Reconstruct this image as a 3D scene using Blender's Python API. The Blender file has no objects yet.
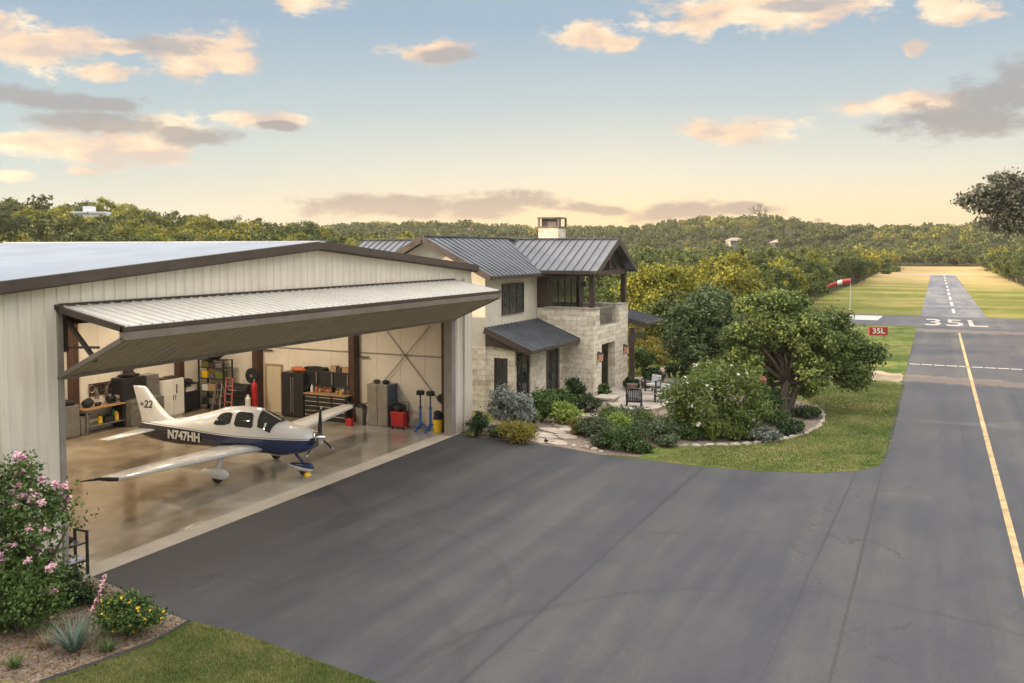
import bpy, math, random
import numpy as np
from mathutils import Vector, Matrix
PI = math.pi
random.seed(7)
SC = bpy.context.scene
COL = SC.collection

# ------------------------------------------------------------------ camera model
F, CX, H = 885.0, 512.0, 7.5
PITCH = math.radians(3.0)
TH = math.atan(425 * math.cos(PITCH) / F)          # the runway runs along +Y, the camera is turned left of it
HOR = 248.0
CYP = HOR + F * math.tan(PITCH)
ct, st = math.cos(TH), math.sin(TH)
FWD = Vector((-st * math.cos(PITCH), ct * math.cos(PITCH), -math.sin(PITCH)))
RIGHT = Vector((ct, st, 0))
UP = RIGHT.cross(FWD)
CAM = Vector((0, 0, H))
def ray(px, py): return FWD * F + RIGHT * (px - CX) + UP * (CYP - py)
def at(px, py, z=0.0):
    d = ray(px, py); t = (z - H) / d.z; p = CAM + d * t; return Vector((p.x, p.y, z))
def onX(px, py, X):
    d = ray(px, py); return CAM + d * (X / d.x)
def onY(px, py, Y):
    d = ray(px, py); return CAM + d * (Y / d.y)
def pt(px, py, D):
    return CAM + ray(px, py) * (D / F)
def proj(p):
    v = Vector(p) - CAM; d = v.dot(FWD); return (CX + F * v.dot(RIGHT) / d, CYP - F * v.dot(UP) / d, d)

# ------------------------------------------------------------------ materials
def newmat(name):
    m = bpy.data.materials.new(name); m.use_nodes = True
    nt = m.node_tree; b = nt.nodes['Principled BSDF']
    return m, nt, b
def N(nt, t, **kw):
    n = nt.nodes.new(t)
    for k, v in kw.items():
        if k.startswith('i_'): n.inputs[int(k[2:]) if k[2:].isdigit() else k[2:]].default_value = v
        else: setattr(n, k, v)
    return n
def L(nt, a, b): nt.links.new(a, b)
def ramp(nt, fac, stops, interp='LINEAR'):
    r = nt.nodes.new('ShaderNodeValToRGB'); e = r.color_ramp.elements; r.color_ramp.interpolation = interp
    while len(e) < len(stops): e.new(0.5)
    for k, (p, c) in enumerate(stops):
        e[k].position = p; e[k].color = (c[0], c[1], c[2], 1) if not isinstance(c, (int, float)) else (c, c, c, 1)
    L(nt, fac, r.inputs[0]); return r
def math_(nt, op, a, b=None, c=None, clamp=False):
    n = nt.nodes.new('ShaderNodeMath'); n.operation = op; n.use_clamp = clamp
    for i, v in enumerate((a, b, c)):
        if v is None: continue
        if isinstance(v, (int, float)): n.inputs[i].default_value = v
        else: L(nt, v, n.inputs[i])
    return n.outputs[0]
def mixc(nt, fac, a, b, blend='MIX'):
    n = nt.nodes.new('ShaderNodeMix'); n.data_type = 'RGBA'; n.blend_type = blend
    for i, v in ((0, fac), (6, a), (7, b)):
        if isinstance(v, (int, float)): n.inputs[i].default_value = v
        elif isinstance(v, tuple): n.inputs[i].default_value = (v[0], v[1], v[2], 1)
        else: L(nt, v, n.inputs[i])
    return n.outputs[2]
def pos(nt, obj=False):
    if obj: return nt.nodes.new('ShaderNodeTexCoord').outputs['Object']
    return nt.nodes.new('ShaderNodeNewGeometry').outputs['Position']
def noise(nt, vec, scale, detail=4, rough=.55, stretch=None, rot=0):
    if stretch is not None or rot:
        mp = nt.nodes.new('ShaderNodeMapping'); mp.inputs['Rotation'].default_value = (0, 0, rot)
        mp.inputs['Scale'].default_value = stretch or (1, 1, 1); L(nt, vec, mp.inputs[0]); vec = mp.outputs[0]
    n = nt.nodes.new('ShaderNodeTexNoise'); n.inputs['Scale'].default_value = scale
    n.inputs['Detail'].default_value = detail; n.inputs['Roughness'].default_value = rough
    L(nt, vec, n.inputs[0]); return n.outputs[0]
def bump(nt, b, h, strength=.3, dist=.02):
    n = nt.nodes.new('ShaderNodeBump'); n.inputs['Strength'].default_value = strength; n.inputs['Distance'].default_value = dist
    L(nt, h, n.inputs['Height']); L(nt, n.outputs[0], b.inputs['Normal'])
def simple(name, col, rough=.5, metal=0, var=.18, scale=3.0, bmp=0, bscale=30, emit=None, coat=0, obj=False):
    m, nt, b = newmat(name)
    p = pos(nt, obj)
    n = noise(nt, p, scale, 5)
    lo = tuple(c * (1 - var) for c in col); hi = tuple(min(1, c * (1 + var)) for c in col)
    r = ramp(nt, n, [(.3, lo), (.7, hi)])
    L(nt, r.outputs[0], b.inputs['Base Color'])
    rr = ramp(nt, n, [(.3, max(.03, rough * .8)), (.7, min(1, rough * 1.15))]); L(nt, rr.outputs[0], b.inputs['Roughness'])
    b.inputs['Metallic'].default_value = metal
    if coat: b.inputs['Coat Weight'].default_value = coat; b.inputs['Coat Roughness'].default_value = .08
    if bmp: bump(nt, b, noise(nt, p, bscale, 4), bmp, .01)
    if emit:
        b.inputs['Emission Color'].default_value = (*emit[0], 1); b.inputs['Emission Strength'].default_value = emit[1]
    return m
def leafmat(name, dark, light, trans=.25, hue=None):
    m, nt, b = newmat(name)
    g = nt.nodes.new('ShaderNodeNewGeometry'); oi = nt.nodes.new('ShaderNodeObjectInfo')
    n = noise(nt, g.outputs['Position'], .9, 2); n_b = noise(nt, g.outputs['Position'], .17, 1)
    f = math_(nt, 'ADD', math_(nt, 'MULTIPLY', g.outputs['Random Per Island'], .36), math_(nt, 'MULTIPLY', n, .30))
    f = math_(nt, 'ADD', f, math_(nt, 'MULTIPLY', n_b, .34))
    r = ramp(nt, f, [(.30, dark), (.64, light)])
    c = r.outputs[0]
    if hue: c = mixc(nt, oi.outputs['Random'], c, mixc(nt, 1.0, c, hue, 'MULTIPLY'))
    L(nt, c, b.inputs['Base Color']); b.inputs['Roughness'].default_value = .55
    b.inputs['Specular IOR Level'].default_value = .25
    t = nt.nodes.new('ShaderNodeBsdfTranslucent'); L(nt, c, t.inputs[0])
    mx = nt.nodes.new('ShaderNodeMixShader'); mx.inputs[0].default_value = trans
    out = nt.nodes['Material Output']
    L(nt, b.outputs[0], mx.inputs[1]); L(nt, t.outputs[0], mx.inputs[2]); L(nt, mx.outputs[0], out.inputs[0])
    return m

M = {}
M['white_steel'] = simple('white_steel', (.66, .63, .56), .45, 0, .07, 1.2)
M['liner'] = simple('wall_liner', (.76, .69, .58), .6, 0, .08, .8)
M['roof_pale'] = simple('pale_roof_steel', (.40, .44, .50), .42, .2, .12, .5)
M['door_skin'] = simple('door_skin_steel', (.50, .49, .45), .5, 0, .08, 1.0)
M['brown'] = simple('brown_trim', (.070, .052, .044), .45, 0, .2, 2)
M['redbrown'] = simple('oxide_steel', (.075, .036, .026), .5, 0, .3, 2)
M['olive'] = simple('door_lining', (.44, .37, .285), .6, 0, .12, 1.5)
M['grey_trim'] = simple('grey_trim', (.28, .25, .22), .5, 0, .15, 2)
M['seam_roof'] = simple('standing_seam_metal', (.125, .135, .155), .42, .4, .25, .9)
M['stucco'] = simple('cream_stucco', (.66, .60, .50), .85, 0, .08, 1.5, .25, 40)
M['dark_wood'] = simple('dark_wood', (.065, .042, .033), .55, 0, .35, 4)
M['black_metal'] = simple('black_metal', (.022, .022, .024), .4, 0, .3, 5)
M['black_rubber'] = simple('black_rubber', (.02, .02, .02), .8, 0, .3, 8)
M['steel'] = simple('brushed_steel', (.34, .33, .31), .35, .7, .15, 4)
M['silver_blue'] = simple('blue_grey_enamel', (.08, .10, .16), .4, .2, .2, 4)
M['white_paint'] = simple('white_enamel', (.78, .76, .70), .35, 0, .05, 3)
M['wood'] = simple('bench_wood', (.42, .25, .12), .5, 0, .25, 6)
M['red'] = simple('red_enamel', (.45, .02, .02), .35, 0, .2, 5)
M['orange'] = simple('orange_cloth', (.55, .14, .04), .7, 0, .2, 8)
M['yellow'] = simple('yellow_plastic', (.80, .52, .02), .4, 0, .12, 5)
M['blue'] = simple('blue_enamel', (.03, .10, .33), .35, 0, .2, 5)
M['green'] = simple('green_plastic', (.05, .22, .10), .5, 0, .2, 5)
M['pink_red'] = simple('faded_red_paint', (.42, .12, .11), .5, 0, .2, 5)
M['door_cream'] = simple('door_cream', (.62, .53, .38), .5, 0, .06, 2)
M['chrome'] = simple('chrome', (.75, .75, .76), .12, 1, .05, 3)
M['tan'] = simple('tan_cardboard', (.42, .28, .15), .8, 0, .15, 6)
M['cushion'] = simple('pale_cushion', (.55, .55, .55), .9, 0, .08, 8)
M['lilac'] = simple('lilac_cloth', (.50, .46, .58), .9, 0, .1, 8)
M['bark'] = simple('oak_bark', (.11, .085, .065), .9, 0, .4, 6, .6, 20)
M['pot'] = simple('clay_pot', (.16, .11, .09), .8, 0, .2, 6)
M['edge_stone'] = simple('edging_stone', (.42, .37, .30), .85, 0, .25, 3, .4, 18)
M['flag'] = simple('flagstone', (.45, .38, .31), .85, 0, .3, 1.6, .35, 14)
M['patio'] = simple('patio_paving', (.40, .35, .31), .8, 0, .2, 1.2, .3, 12)
M['line_dull'] = simple('scuffed_white_paint', (.42, .40, .37), .8, 0, .3, 3)
M['white_flower'] = simple('white_petals', (.86, .84, .76), .7, 0, .08, 8)
M['pink_flower'] = simple('pink_petals', (.82, .50, .58), .7, 0, .15, 9)
M['yellow_flower'] = simple('yellow_petals', (.78, .50, .04), .7, 0, .2, 9)
M['line_white'] = simple('worn_white_paint', (.62, .60, .56), .7, 0, .22, 5)
M['line_yellow'] = simple('worn_yellow_paint', (.50, .35, .17), .75, 0, .38, 2.5)
M['sign_red'] = simple('sign_red', (.38, .02, .03), .4, 0, .1, 4)
M['far_wall'] = simple('far_house_wall', (.30, .28, .25), .8, 0, .1, .4)
M['far_roof'] = simple('far_house_roof', (.32, .26, .22), .8, 0, .2, .4)
M['far_white'] = simple('far_white_wall', (.72, .74, .78), .6, 0, .06, .4)
M['lamp_lens'] = simple('lamp_lens', (.9, .8, .6), .4, 0, .05, 3, emit=((1, .76, .48), 6))
M['lantern'] = simple('lantern_glass', (.30, .19, .14), .4, 0, .05, 3, emit=((1, .45, .28), .12))

def steelmat(name, col):
    m, nt, b = newmat(name); p = pos(nt)
    mp = nt.nodes.new('ShaderNodeMapping'); mp.inputs['Scale'].default_value = (3, 3, .22); L(nt, p, mp.inputs[0])
    a = noise(nt, mp.outputs[0], 1.6, 5, .7); c = noise(nt, p, .6, 4)
    sz = nt.nodes.new('ShaderNodeSeparateXYZ'); L(nt, p, sz.inputs[0])
    f = math_(nt, 'ADD', math_(nt, 'MULTIPLY', a, .6), math_(nt, 'MULTIPLY', c, .4))
    r = ramp(nt, f, [(.36, tuple(q * w_ for q, w_ in zip(col, (.88, .86, .82)))), (.48, tuple(q * .96 for q in col)), (.62, tuple(min(.85, q * 1.06) for q in col))]).outputs[0]
    # splash dirt along the base of the cladding
    d = math_(nt, 'MULTIPLY', math_(nt, 'SUBTRACT', .55, math_(nt, 'ADD', sz.outputs[2], math_(nt, 'MULTIPLY', a, -.4)), clamp=True), .8)
    L(nt, mixc(nt, d, r, (.30, .24, .17)), b.inputs['Base Color']); b.inputs['Roughness'].default_value = .45
    bump(nt, b, c, .12, .05); return m
M['white_steel'] = steelmat('white_steel', (.73, .67, .585))
M['door_skin'] = steelmat('door_skin_steel', (.52, .505, .46))

def glassmat(name, col=(.03, .035, .035), rough=.04):
    m, nt, b = newmat(name)
    n = noise(nt, pos(nt), 1.5, 3)
    r = ramp(nt, n, [(.3, tuple(c * .6 for c in col)), (.7, tuple(c * 1.6 for c in col))])
    L(nt, r.outputs[0], b.inputs['Base Color']); b.inputs['Roughness'].default_value = rough
    b.inputs['Specular IOR Level'].default_value = .5
    bump(nt, b, noise(nt, pos(nt), 1.2, 2), .04, .02)
    return m
M['glass'] = glassmat('dark_window_glass')

def stonemat():
    m, nt, b = newmat('limestone_blocks')
    g = nt.nodes.new('ShaderNodeNewGeometry')
    s = nt.nodes.new('ShaderNodeSeparateXYZ'); L(nt, g.outputs['Position'], s.inputs[0])
    c = nt.nodes.new('ShaderNodeCombineXYZ')
    L(nt, math_(nt, 'ADD', s.outputs[0], s.outputs[1]), c.inputs[0]); L(nt, s.outputs[2], c.inputs[1])
    br = nt.nodes.new('ShaderNodeTexBrick'); L(nt, c.outputs[0], br.inputs[0])
    br.inputs['Scale'].default_value = 1; br.inputs['Brick Width'].default_value = .8; br.inputs['Row Height'].default_value = .24
    br.inputs['Mortar Size'].default_value = .012; br.inputs['Color1'].default_value = (.85, .78, .66, 1)
    br.inputs['Color2'].default_value = (.50, .38, .25, 1); br.inputs['Mortar'].default_value = (.60, .55, .47, 1)
    br.inputs['Bias'].default_value = -.45; br.offset_frequency = 2; br.squash = .75; br.squash_frequency = 3
    n = noise(nt, g.outputs['Position'], 4, 6)
    col = mixc(nt, .55, br.outputs[0], ramp(nt, n, [(.3, (.45, .38, .30)), (.55, (1, .97, .9)), (.75, (1, 1, 1))]).outputs[0], 'MULTIPLY')
    L(nt, col, b.inputs['Base Color']); b.inputs['Roughness'].default_value = .9
    h = math_(nt, 'SUBTRACT', math_(nt, 'MULTIPLY', n, .6), br.outputs['Fac'])
    bump(nt, b, h, .6, .03)
    return m
M['stone'] = stonemat()

def asphalt(name, base, streak=.5, arcs=(), sun_dust=(), seams=()):
    m, nt, b = newmat(name)
    p = pos(nt)
    n1 = noise(nt, p, .16, 6, .6)
    n2 = noise(nt, p, .75, 4, .7, (1, .055, 1), math.radians(-3))
    n3 = noise(nt, p, 14, 6, .88)
    n4 = noise(nt, p, 1.3, 6, .65, (1, .5, 1), .7)
    n5 = noise(nt, p, .32, 3, .5, (1, .10, 1), math.radians(38))
    f = math_(nt, 'ADD', math_(nt, 'MULTIPLY', n1, .24), math_(nt, 'MULTIPLY', n2, .38))
    f = math_(nt, 'ADD', f, math_(nt, 'MULTIPLY', n4, .18))
    f = math_(nt, 'ADD', f, math_(nt, 'MULTIPLY', n5, .08))
    f = math_(nt, 'ADD', f, math_(nt, 'MULTIPLY', math_(nt, 'SUBTRACT', n3, .31), .34))
    k = (.86, .93, 1.16)
    r = ramp(nt, f, [(.41, tuple(base * .62 * q for q in k)), (.48, tuple(base * .90 * q for q in (.93, .95, 1.09))), (.53, tuple(base * 1.10 * q for q in (.98, .98, 1.05))), (.60, tuple(base * 1.45 * q for q in (1.03, 1.0, .98)))])
    col = r.outputs[0]
    s = nt.nodes.new('ShaderNodeSeparateXYZ'); L(nt, p, s.inputs[0])
    # the asphalt tone darkens towards the hangar
    ap = ramp(nt, math_(nt, 'ADD', math_(nt, 'DIVIDE', math_(nt, 'ADD', s.outputs[0], 18), 20), math_(nt, 'MULTIPLY', math_(nt, 'SUBTRACT', n1, .5), .5), clamp=True), [(.0, .62), (.35, .86), (.75, 1.06)]).outputs[0]
    col = mixc(nt, 1.0, col, ap, 'MULTIPLY')
    for (cx, cy, rad, w, dk) in arcs:
        dx = math_(nt, 'SUBTRACT', s.outputs[0], cx); dy = math_(nt, 'SUBTRACT', s.outputs[1], cy)
        d = math_(nt, 'SQRT', math_(nt, 'ADD', math_(nt, 'MULTIPLY', dx, dx), math_(nt, 'MULTIPLY', dy, dy)))
        d = math_(nt, 'ADD', d, math_(nt, 'MULTIPLY', n4, .5))
        e = math_(nt, 'ABSOLUTE', math_(nt, 'SUBTRACT', d, rad + .25))
        mk = math_(nt, 'SUBTRACT', 1.0, math_(nt, 'DIVIDE', e, w), clamp=True)
        mk = math_(nt, 'MULTIPLY', mk, math_(nt, 'MULTIPLY', math_(nt, 'SUBTRACT', n1, .30, clamp=True), 2.2, clamp=True))
        col = mixc(nt, math_(nt, 'MULTIPLY', mk, dk), col, (base * .28, base * .27, base * .28))
    for (xs0, sl_, wd_, dk_, side_) in seams:
        xx = math_(nt, 'SUBTRACT', math_(nt, 'ADD', s.outputs[0], math_(nt, 'MULTIPLY', math_(nt, 'SUBTRACT', n4, .5), .10)), math_(nt, 'ADD', math_(nt, 'MULTIPLY', s.outputs[1], sl_), xs0))
        lb_ = math_(nt, 'MULTIPLY', math_(nt, 'SUBTRACT', 1.0, math_(nt, 'DIVIDE', math_(nt, 'ABSOLUTE', math_(nt, 'SUBTRACT', xx, side_)), abs(side_)), clamp=True), math_(nt, 'MULTIPLY', math_(nt, 'SUBTRACT', n1, .33, clamp=True), 3.0, clamp=True))
        col = mixc(nt, math_(nt, 'MULTIPLY', lb_, .42), col, (base * 1.55, base * 1.5, base * 1.5))
        mk = math_(nt, 'SUBTRACT', 1.0, math_(nt, 'DIVIDE', math_(nt, 'ABSOLUTE', xx), wd_), clamp=True)
        mk = math_(nt, 'MULTIPLY', mk, math_(nt, 'MULTIPLY', math_(nt, 'SUBTRACT', n5, .34, clamp=True), 4.0, clamp=True))
        col = mixc(nt, math_(nt, 'MULTIPLY', mk, dk_), col, (base * .38, base * .37, base * .40))
    for (y0, y1, dc, amt) in sun_dust:  # dusty tan bands, a streak of sunlight painted into the asphalt colour
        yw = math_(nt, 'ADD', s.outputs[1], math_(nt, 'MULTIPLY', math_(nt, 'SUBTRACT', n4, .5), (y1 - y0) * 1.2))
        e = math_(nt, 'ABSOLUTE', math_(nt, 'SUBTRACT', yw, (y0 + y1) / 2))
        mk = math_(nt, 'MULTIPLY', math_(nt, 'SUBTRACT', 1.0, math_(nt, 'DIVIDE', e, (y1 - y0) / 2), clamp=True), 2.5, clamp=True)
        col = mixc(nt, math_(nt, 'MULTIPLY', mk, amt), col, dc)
    # hairline cracks, open only in the older patches
    wv_ = nt.nodes.new('ShaderNodeVectorMath'); wv_.operation = 'MULTIPLY_ADD'
    nn = nt.nodes.new('ShaderNodeTexNoise'); nn.inputs['Scale'].default_value = .9; nn.inputs['Detail'].default_value = 5; L(nt, p, nn.inputs[0])
    L(nt, nn.outputs['Color'], wv_.inputs[0]); wv_.inputs[1].default_value = (2.2, 2.2, 0); L(nt, p, wv_.inputs[2])
    vo = nt.nodes.new('ShaderNodeTexVoronoi'); vo.feature = 'DISTANCE_TO_EDGE'; vo.inputs['Scale'].default_value = .16; L(nt, wv_.outputs[0], vo.inputs[0])
    ck = math_(nt, 'SUBTRACT', 1.0, math_(nt, 'DIVIDE', vo.outputs['Distance'], .006), clamp=True)
    ck = math_(nt, 'MULTIPLY', ck, math_(nt, 'MULTIPLY', math_(nt, 'SUBTRACT', n5, .46, clamp=True), 6.0, clamp=True))
    col = mixc(nt, math_(nt, 'MULTIPLY', ck, .6), col, (base * .35, base * .35, base * .38))
    L(nt, col, b.inputs['Base Color'])
    rr = ramp(nt, f, [(.36, .55), (.6, .85)]); L(nt, rr.outputs[0], b.inputs['Roughness'])
    b.inputs['Specular IOR Level'].default_value = .35
    bump(nt, b, math_(nt, 'ADD', n3, math_(nt, 'MULTIPLY', n4, .6)), .35, .01)
    return m

def groundmat():
    m, nt, b = newmat('meadow_ground')
    p = pos(nt); s = nt.nodes.new('ShaderNodeSeparateXYZ'); L(nt, p, s.inputs[0])
    n1 = noise(nt, p, .03, 5, .6, (1, .45, 1)); n2 = noise(nt, p, .35, 5, .65); n3 = noise(nt, p, 9, 3)
    n4 = noise(nt, p, .06, 4, .6, (.25, 1.6, 1))
    f = math_(nt, 'ADD', math_(nt, 'MULTIPLY', n1, .35), math_(nt, 'MULTIPLY', n2, .2))
    f = math_(nt, 'ADD', f, math_(nt, 'MULTIPLY', n4, .35)); f = math_(nt, 'ADD', f, math_(nt, 'MULTIPLY', n3, .1))
    # the strip by the runway turns yellower towards its far end
    far = ramp(nt, math_(nt, 'DIVIDE', s.outputs[1], 400.0, clamp=True), [(.20, 0.0), (.26, .03), (.45, .07), (.62, .22), (1, .25)]).outputs[0]
    f = math_(nt, 'ADD', f, far)
    r = ramp(nt, f, [(.42, (.08, .10, .022)), (.52, (.15, .165, .036)), (.60, (.28, .24, .08)), (.74, (.46, .33, .15))])
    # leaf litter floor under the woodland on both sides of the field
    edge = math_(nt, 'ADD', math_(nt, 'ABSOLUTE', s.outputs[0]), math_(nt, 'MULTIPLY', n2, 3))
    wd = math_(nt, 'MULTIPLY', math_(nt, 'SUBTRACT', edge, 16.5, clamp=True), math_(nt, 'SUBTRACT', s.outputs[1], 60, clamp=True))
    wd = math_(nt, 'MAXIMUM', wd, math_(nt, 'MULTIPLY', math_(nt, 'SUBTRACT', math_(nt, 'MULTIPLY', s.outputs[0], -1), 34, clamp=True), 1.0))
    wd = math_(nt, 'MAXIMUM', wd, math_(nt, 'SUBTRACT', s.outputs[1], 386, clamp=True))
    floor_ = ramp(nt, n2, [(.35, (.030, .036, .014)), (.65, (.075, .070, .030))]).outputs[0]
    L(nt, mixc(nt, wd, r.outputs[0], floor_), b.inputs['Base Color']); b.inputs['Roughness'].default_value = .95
    b.inputs['Specular IOR Level'].default_value = .1
    bump(nt, b, n3, .6, .05)
    return m
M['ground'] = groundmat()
def lawnmat():
    m, nt, b = newmat('mown_lawn')
    p = pos(nt)
    n1 = noise(nt, p, .30, 6, .7); n2 = noise(nt, p, 1.7, 6, .72); n3 = noise(nt, p, 25, 4, .7)
    f = math_(nt, 'ADD', math_(nt, 'MULTIPLY', n1, .5), math_(nt, 'MULTIPLY', n2, .3)); f = math_(nt, 'ADD', f, math_(nt, 'MULTIPLY', n3, .2))
    r = ramp(nt, f, [(.42, (.050, .085, .018)), (.48, (.10, .14, .032)), (.53, (.165, .18, .05)), (.60, (.28, .225, .11))])
    L(nt, r.outputs[0], b.inputs['Base Color']); b.inputs['Roughness'].default_value = .95
    b.inputs['Specular IOR Level'].default_value = .1
    bump(nt, b, n3, .7, .04); return m
M['lawn'] = lawnmat()
def blade_mat():
    m, nt, b = newmat('grass_blades')
    g = nt.nodes.new('ShaderNodeNewGeometry')
    n1 = noise(nt, g.outputs['Position'], .45, 5, .6); n2 = noise(nt, g.outputs['Position'], 2.5, 5, .65)
    f = math_(nt, 'ADD', math_(nt, 'MULTIPLY', n1, .5), math_(nt, 'MULTIPLY', n2, .25))
    f = math_(nt, 'ADD', f, math_(nt, 'MULTIPLY', g.outputs['Random Per Island'], .25))
    r = ramp(nt, f, [(.38, (.06, .10, .020)), (.46, (.125, .17, .038)), (.54, (.21, .225, .06)), (.63, (.37, .30, .14))])
    L(nt, r.outputs[0], b.inputs['Base Color']); b.inputs['Roughness'].default_value = .7; return m
M['blades'] = blade_mat()
def mulchmat():
    m, nt, b = newmat('gravel_mulch')
    p = pos(nt); v = nt.nodes.new('ShaderNodeTexVoronoi'); v.inputs['Scale'].default_value = 22; L(nt, p, v.inputs[0])
    n = noise(nt, p, 1.5, 6, .7)
    c = mixc(nt, .5, ramp(nt, n, [(.3, (.08, .055, .04)), (.6, (.25, .18, .13)), (.75, (.40, .34, .28))]).outputs[0],
             ramp(nt, v.outputs['Color'], [(0, (.12, .08, .06)), (.6, (.3, .24, .2)), (1, (.55, .5, .45))]).outputs[0])
    L(nt, c, b.inputs['Base Color']); b.inputs['Roughness'].default_value = .95
    bump(nt, b, v.outputs['Distance'], .8, .03); return m
M['mulch'] = mulchmat()
def floormat():
    m, nt, b = newmat('glow_stained_concrete')
    p = pos(nt); s = nt.nodes.new('ShaderNodeSeparateXYZ'); L(nt, p, s.inputs[0])
    n1 = noise(nt, p, .30, 5, .5); n2 = noise(nt, p, 1.2, 5, .55)
    f = math_(nt, 'ADD', math_(nt, 'MULTIPLY', n1, .8), math_(nt, 'MULTIPLY', n2, .2))
    brown = ramp(nt, f, [(.36, (.19, .145, .09)), (.5, (.28, .22, .15)), (.64, (.38, .32, .235))]).outputs[0]
    grey = ramp(nt, f, [(.36, (.22, .20, .16)), (.5, (.29, .27, .23)), (.64, (.37, .35, .31))]).outputs[0]
    # warm lamp glow is painted into the brown stain, greyer along the doorway
    g = math_(nt, 'DIVIDE', math_(nt, 'ADD', math_(nt, 'ADD', s.outputs[0], 24.3), math_(nt, 'ADD', math_(nt, 'MULTIPLY', math_(nt, 'SUBTRACT', n1, .5), 7), math_(nt, 'MULTIPLY', math_(nt, 'SUBTRACT', s.outputs[1], 24), .38))), 6.0, clamp=True)
    L(nt, mixc(nt, g, brown, grey), b.inputs['Base Color'])
    L(nt, ramp(nt, f, [(.35, .10), (.65, .24)]).outputs[0], b.inputs['Roughness'])
    b.inputs['Specular IOR Level'].default_value = .55
    return m
M['floor'] = floormat()
M['grey_brown'] = simple('grey_brown_trim', (.20, .165, .14), .5, 0, .15, 2)
M['dirt'] = simple('bare_dirt', (.33, .25, .17), .95, 0, .35, .9, .5, 12)
M['concrete'] = simple('pale_concrete', (.40, .36, .30), .8, 0, .15, 1.2, .2, 30)
M['pale_slab'] = simple('pale_slab', (.50, .48, .45), .8, 0, .12, .4)
M['gravel'] = simple('pale_gravel', (.45, .38, .31), .95, 0, .25, .8, .5, 20)

# leaves
M['oak'] = leafmat('oak_leaves', (.034, .066, .018), (.22, .28, .080), .28)
M['oak2'] = leafmat('bluegreen_oak_leaves', (.038, .068, .028), (.19, .245, .10), .25)
M['wood_green'] = leafmat('woodland_leaves', (.015, .032, .010), (.105, .15, .036), .2, hue=(1.35, 1.12, .8))
M['wood_gold'] = leafmat('golden_woodland_leaves', (.05, .065, .012), (.34, .31, .045), .28, hue=(1.0, 1.1, .8))
M['shrub'] = leafmat('shrub_leaves', (.026, .056, .016), (.12, .19, .05), .22)
M['bright_shrub'] = leafmat('bright_shrub_leaves', (.035, .065, .016), (.20, .25, .06), .25)
M['shrub_dark'] = leafmat('dark_shrub_leaves', (.018, .036, .014), (.055, .095, .032), .15)
M['silver'] = leafmat('silver_sage_leaves', (.11, .13, .11), (.30, .33, .29), .15)
M['lime'] = leafmat('lime_leaves', (.12, .18, .03), (.34, .42, .09), .3)
M['gold_shrub'] = leafmat('gold_shrub_leaves', (.10, .10, .02), (.36, .30, .06), .3)
M['sage'] = leafmat('grey_green_leaves', (.045, .065, .030), (.14, .18, .09), .2)
M['agave'] = leafmat('blue_green_blades', (.06, .10, .08), (.16, .24, .18), .1)
M['smoky'] = leafmat('smoky_leaves', (.045, .055, .042), (.15, .16, .12), .15)
M['dry'] = leafmat('dry_brown_leaves', (.12, .08, .04), (.32, .22, .12), .2)

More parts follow.
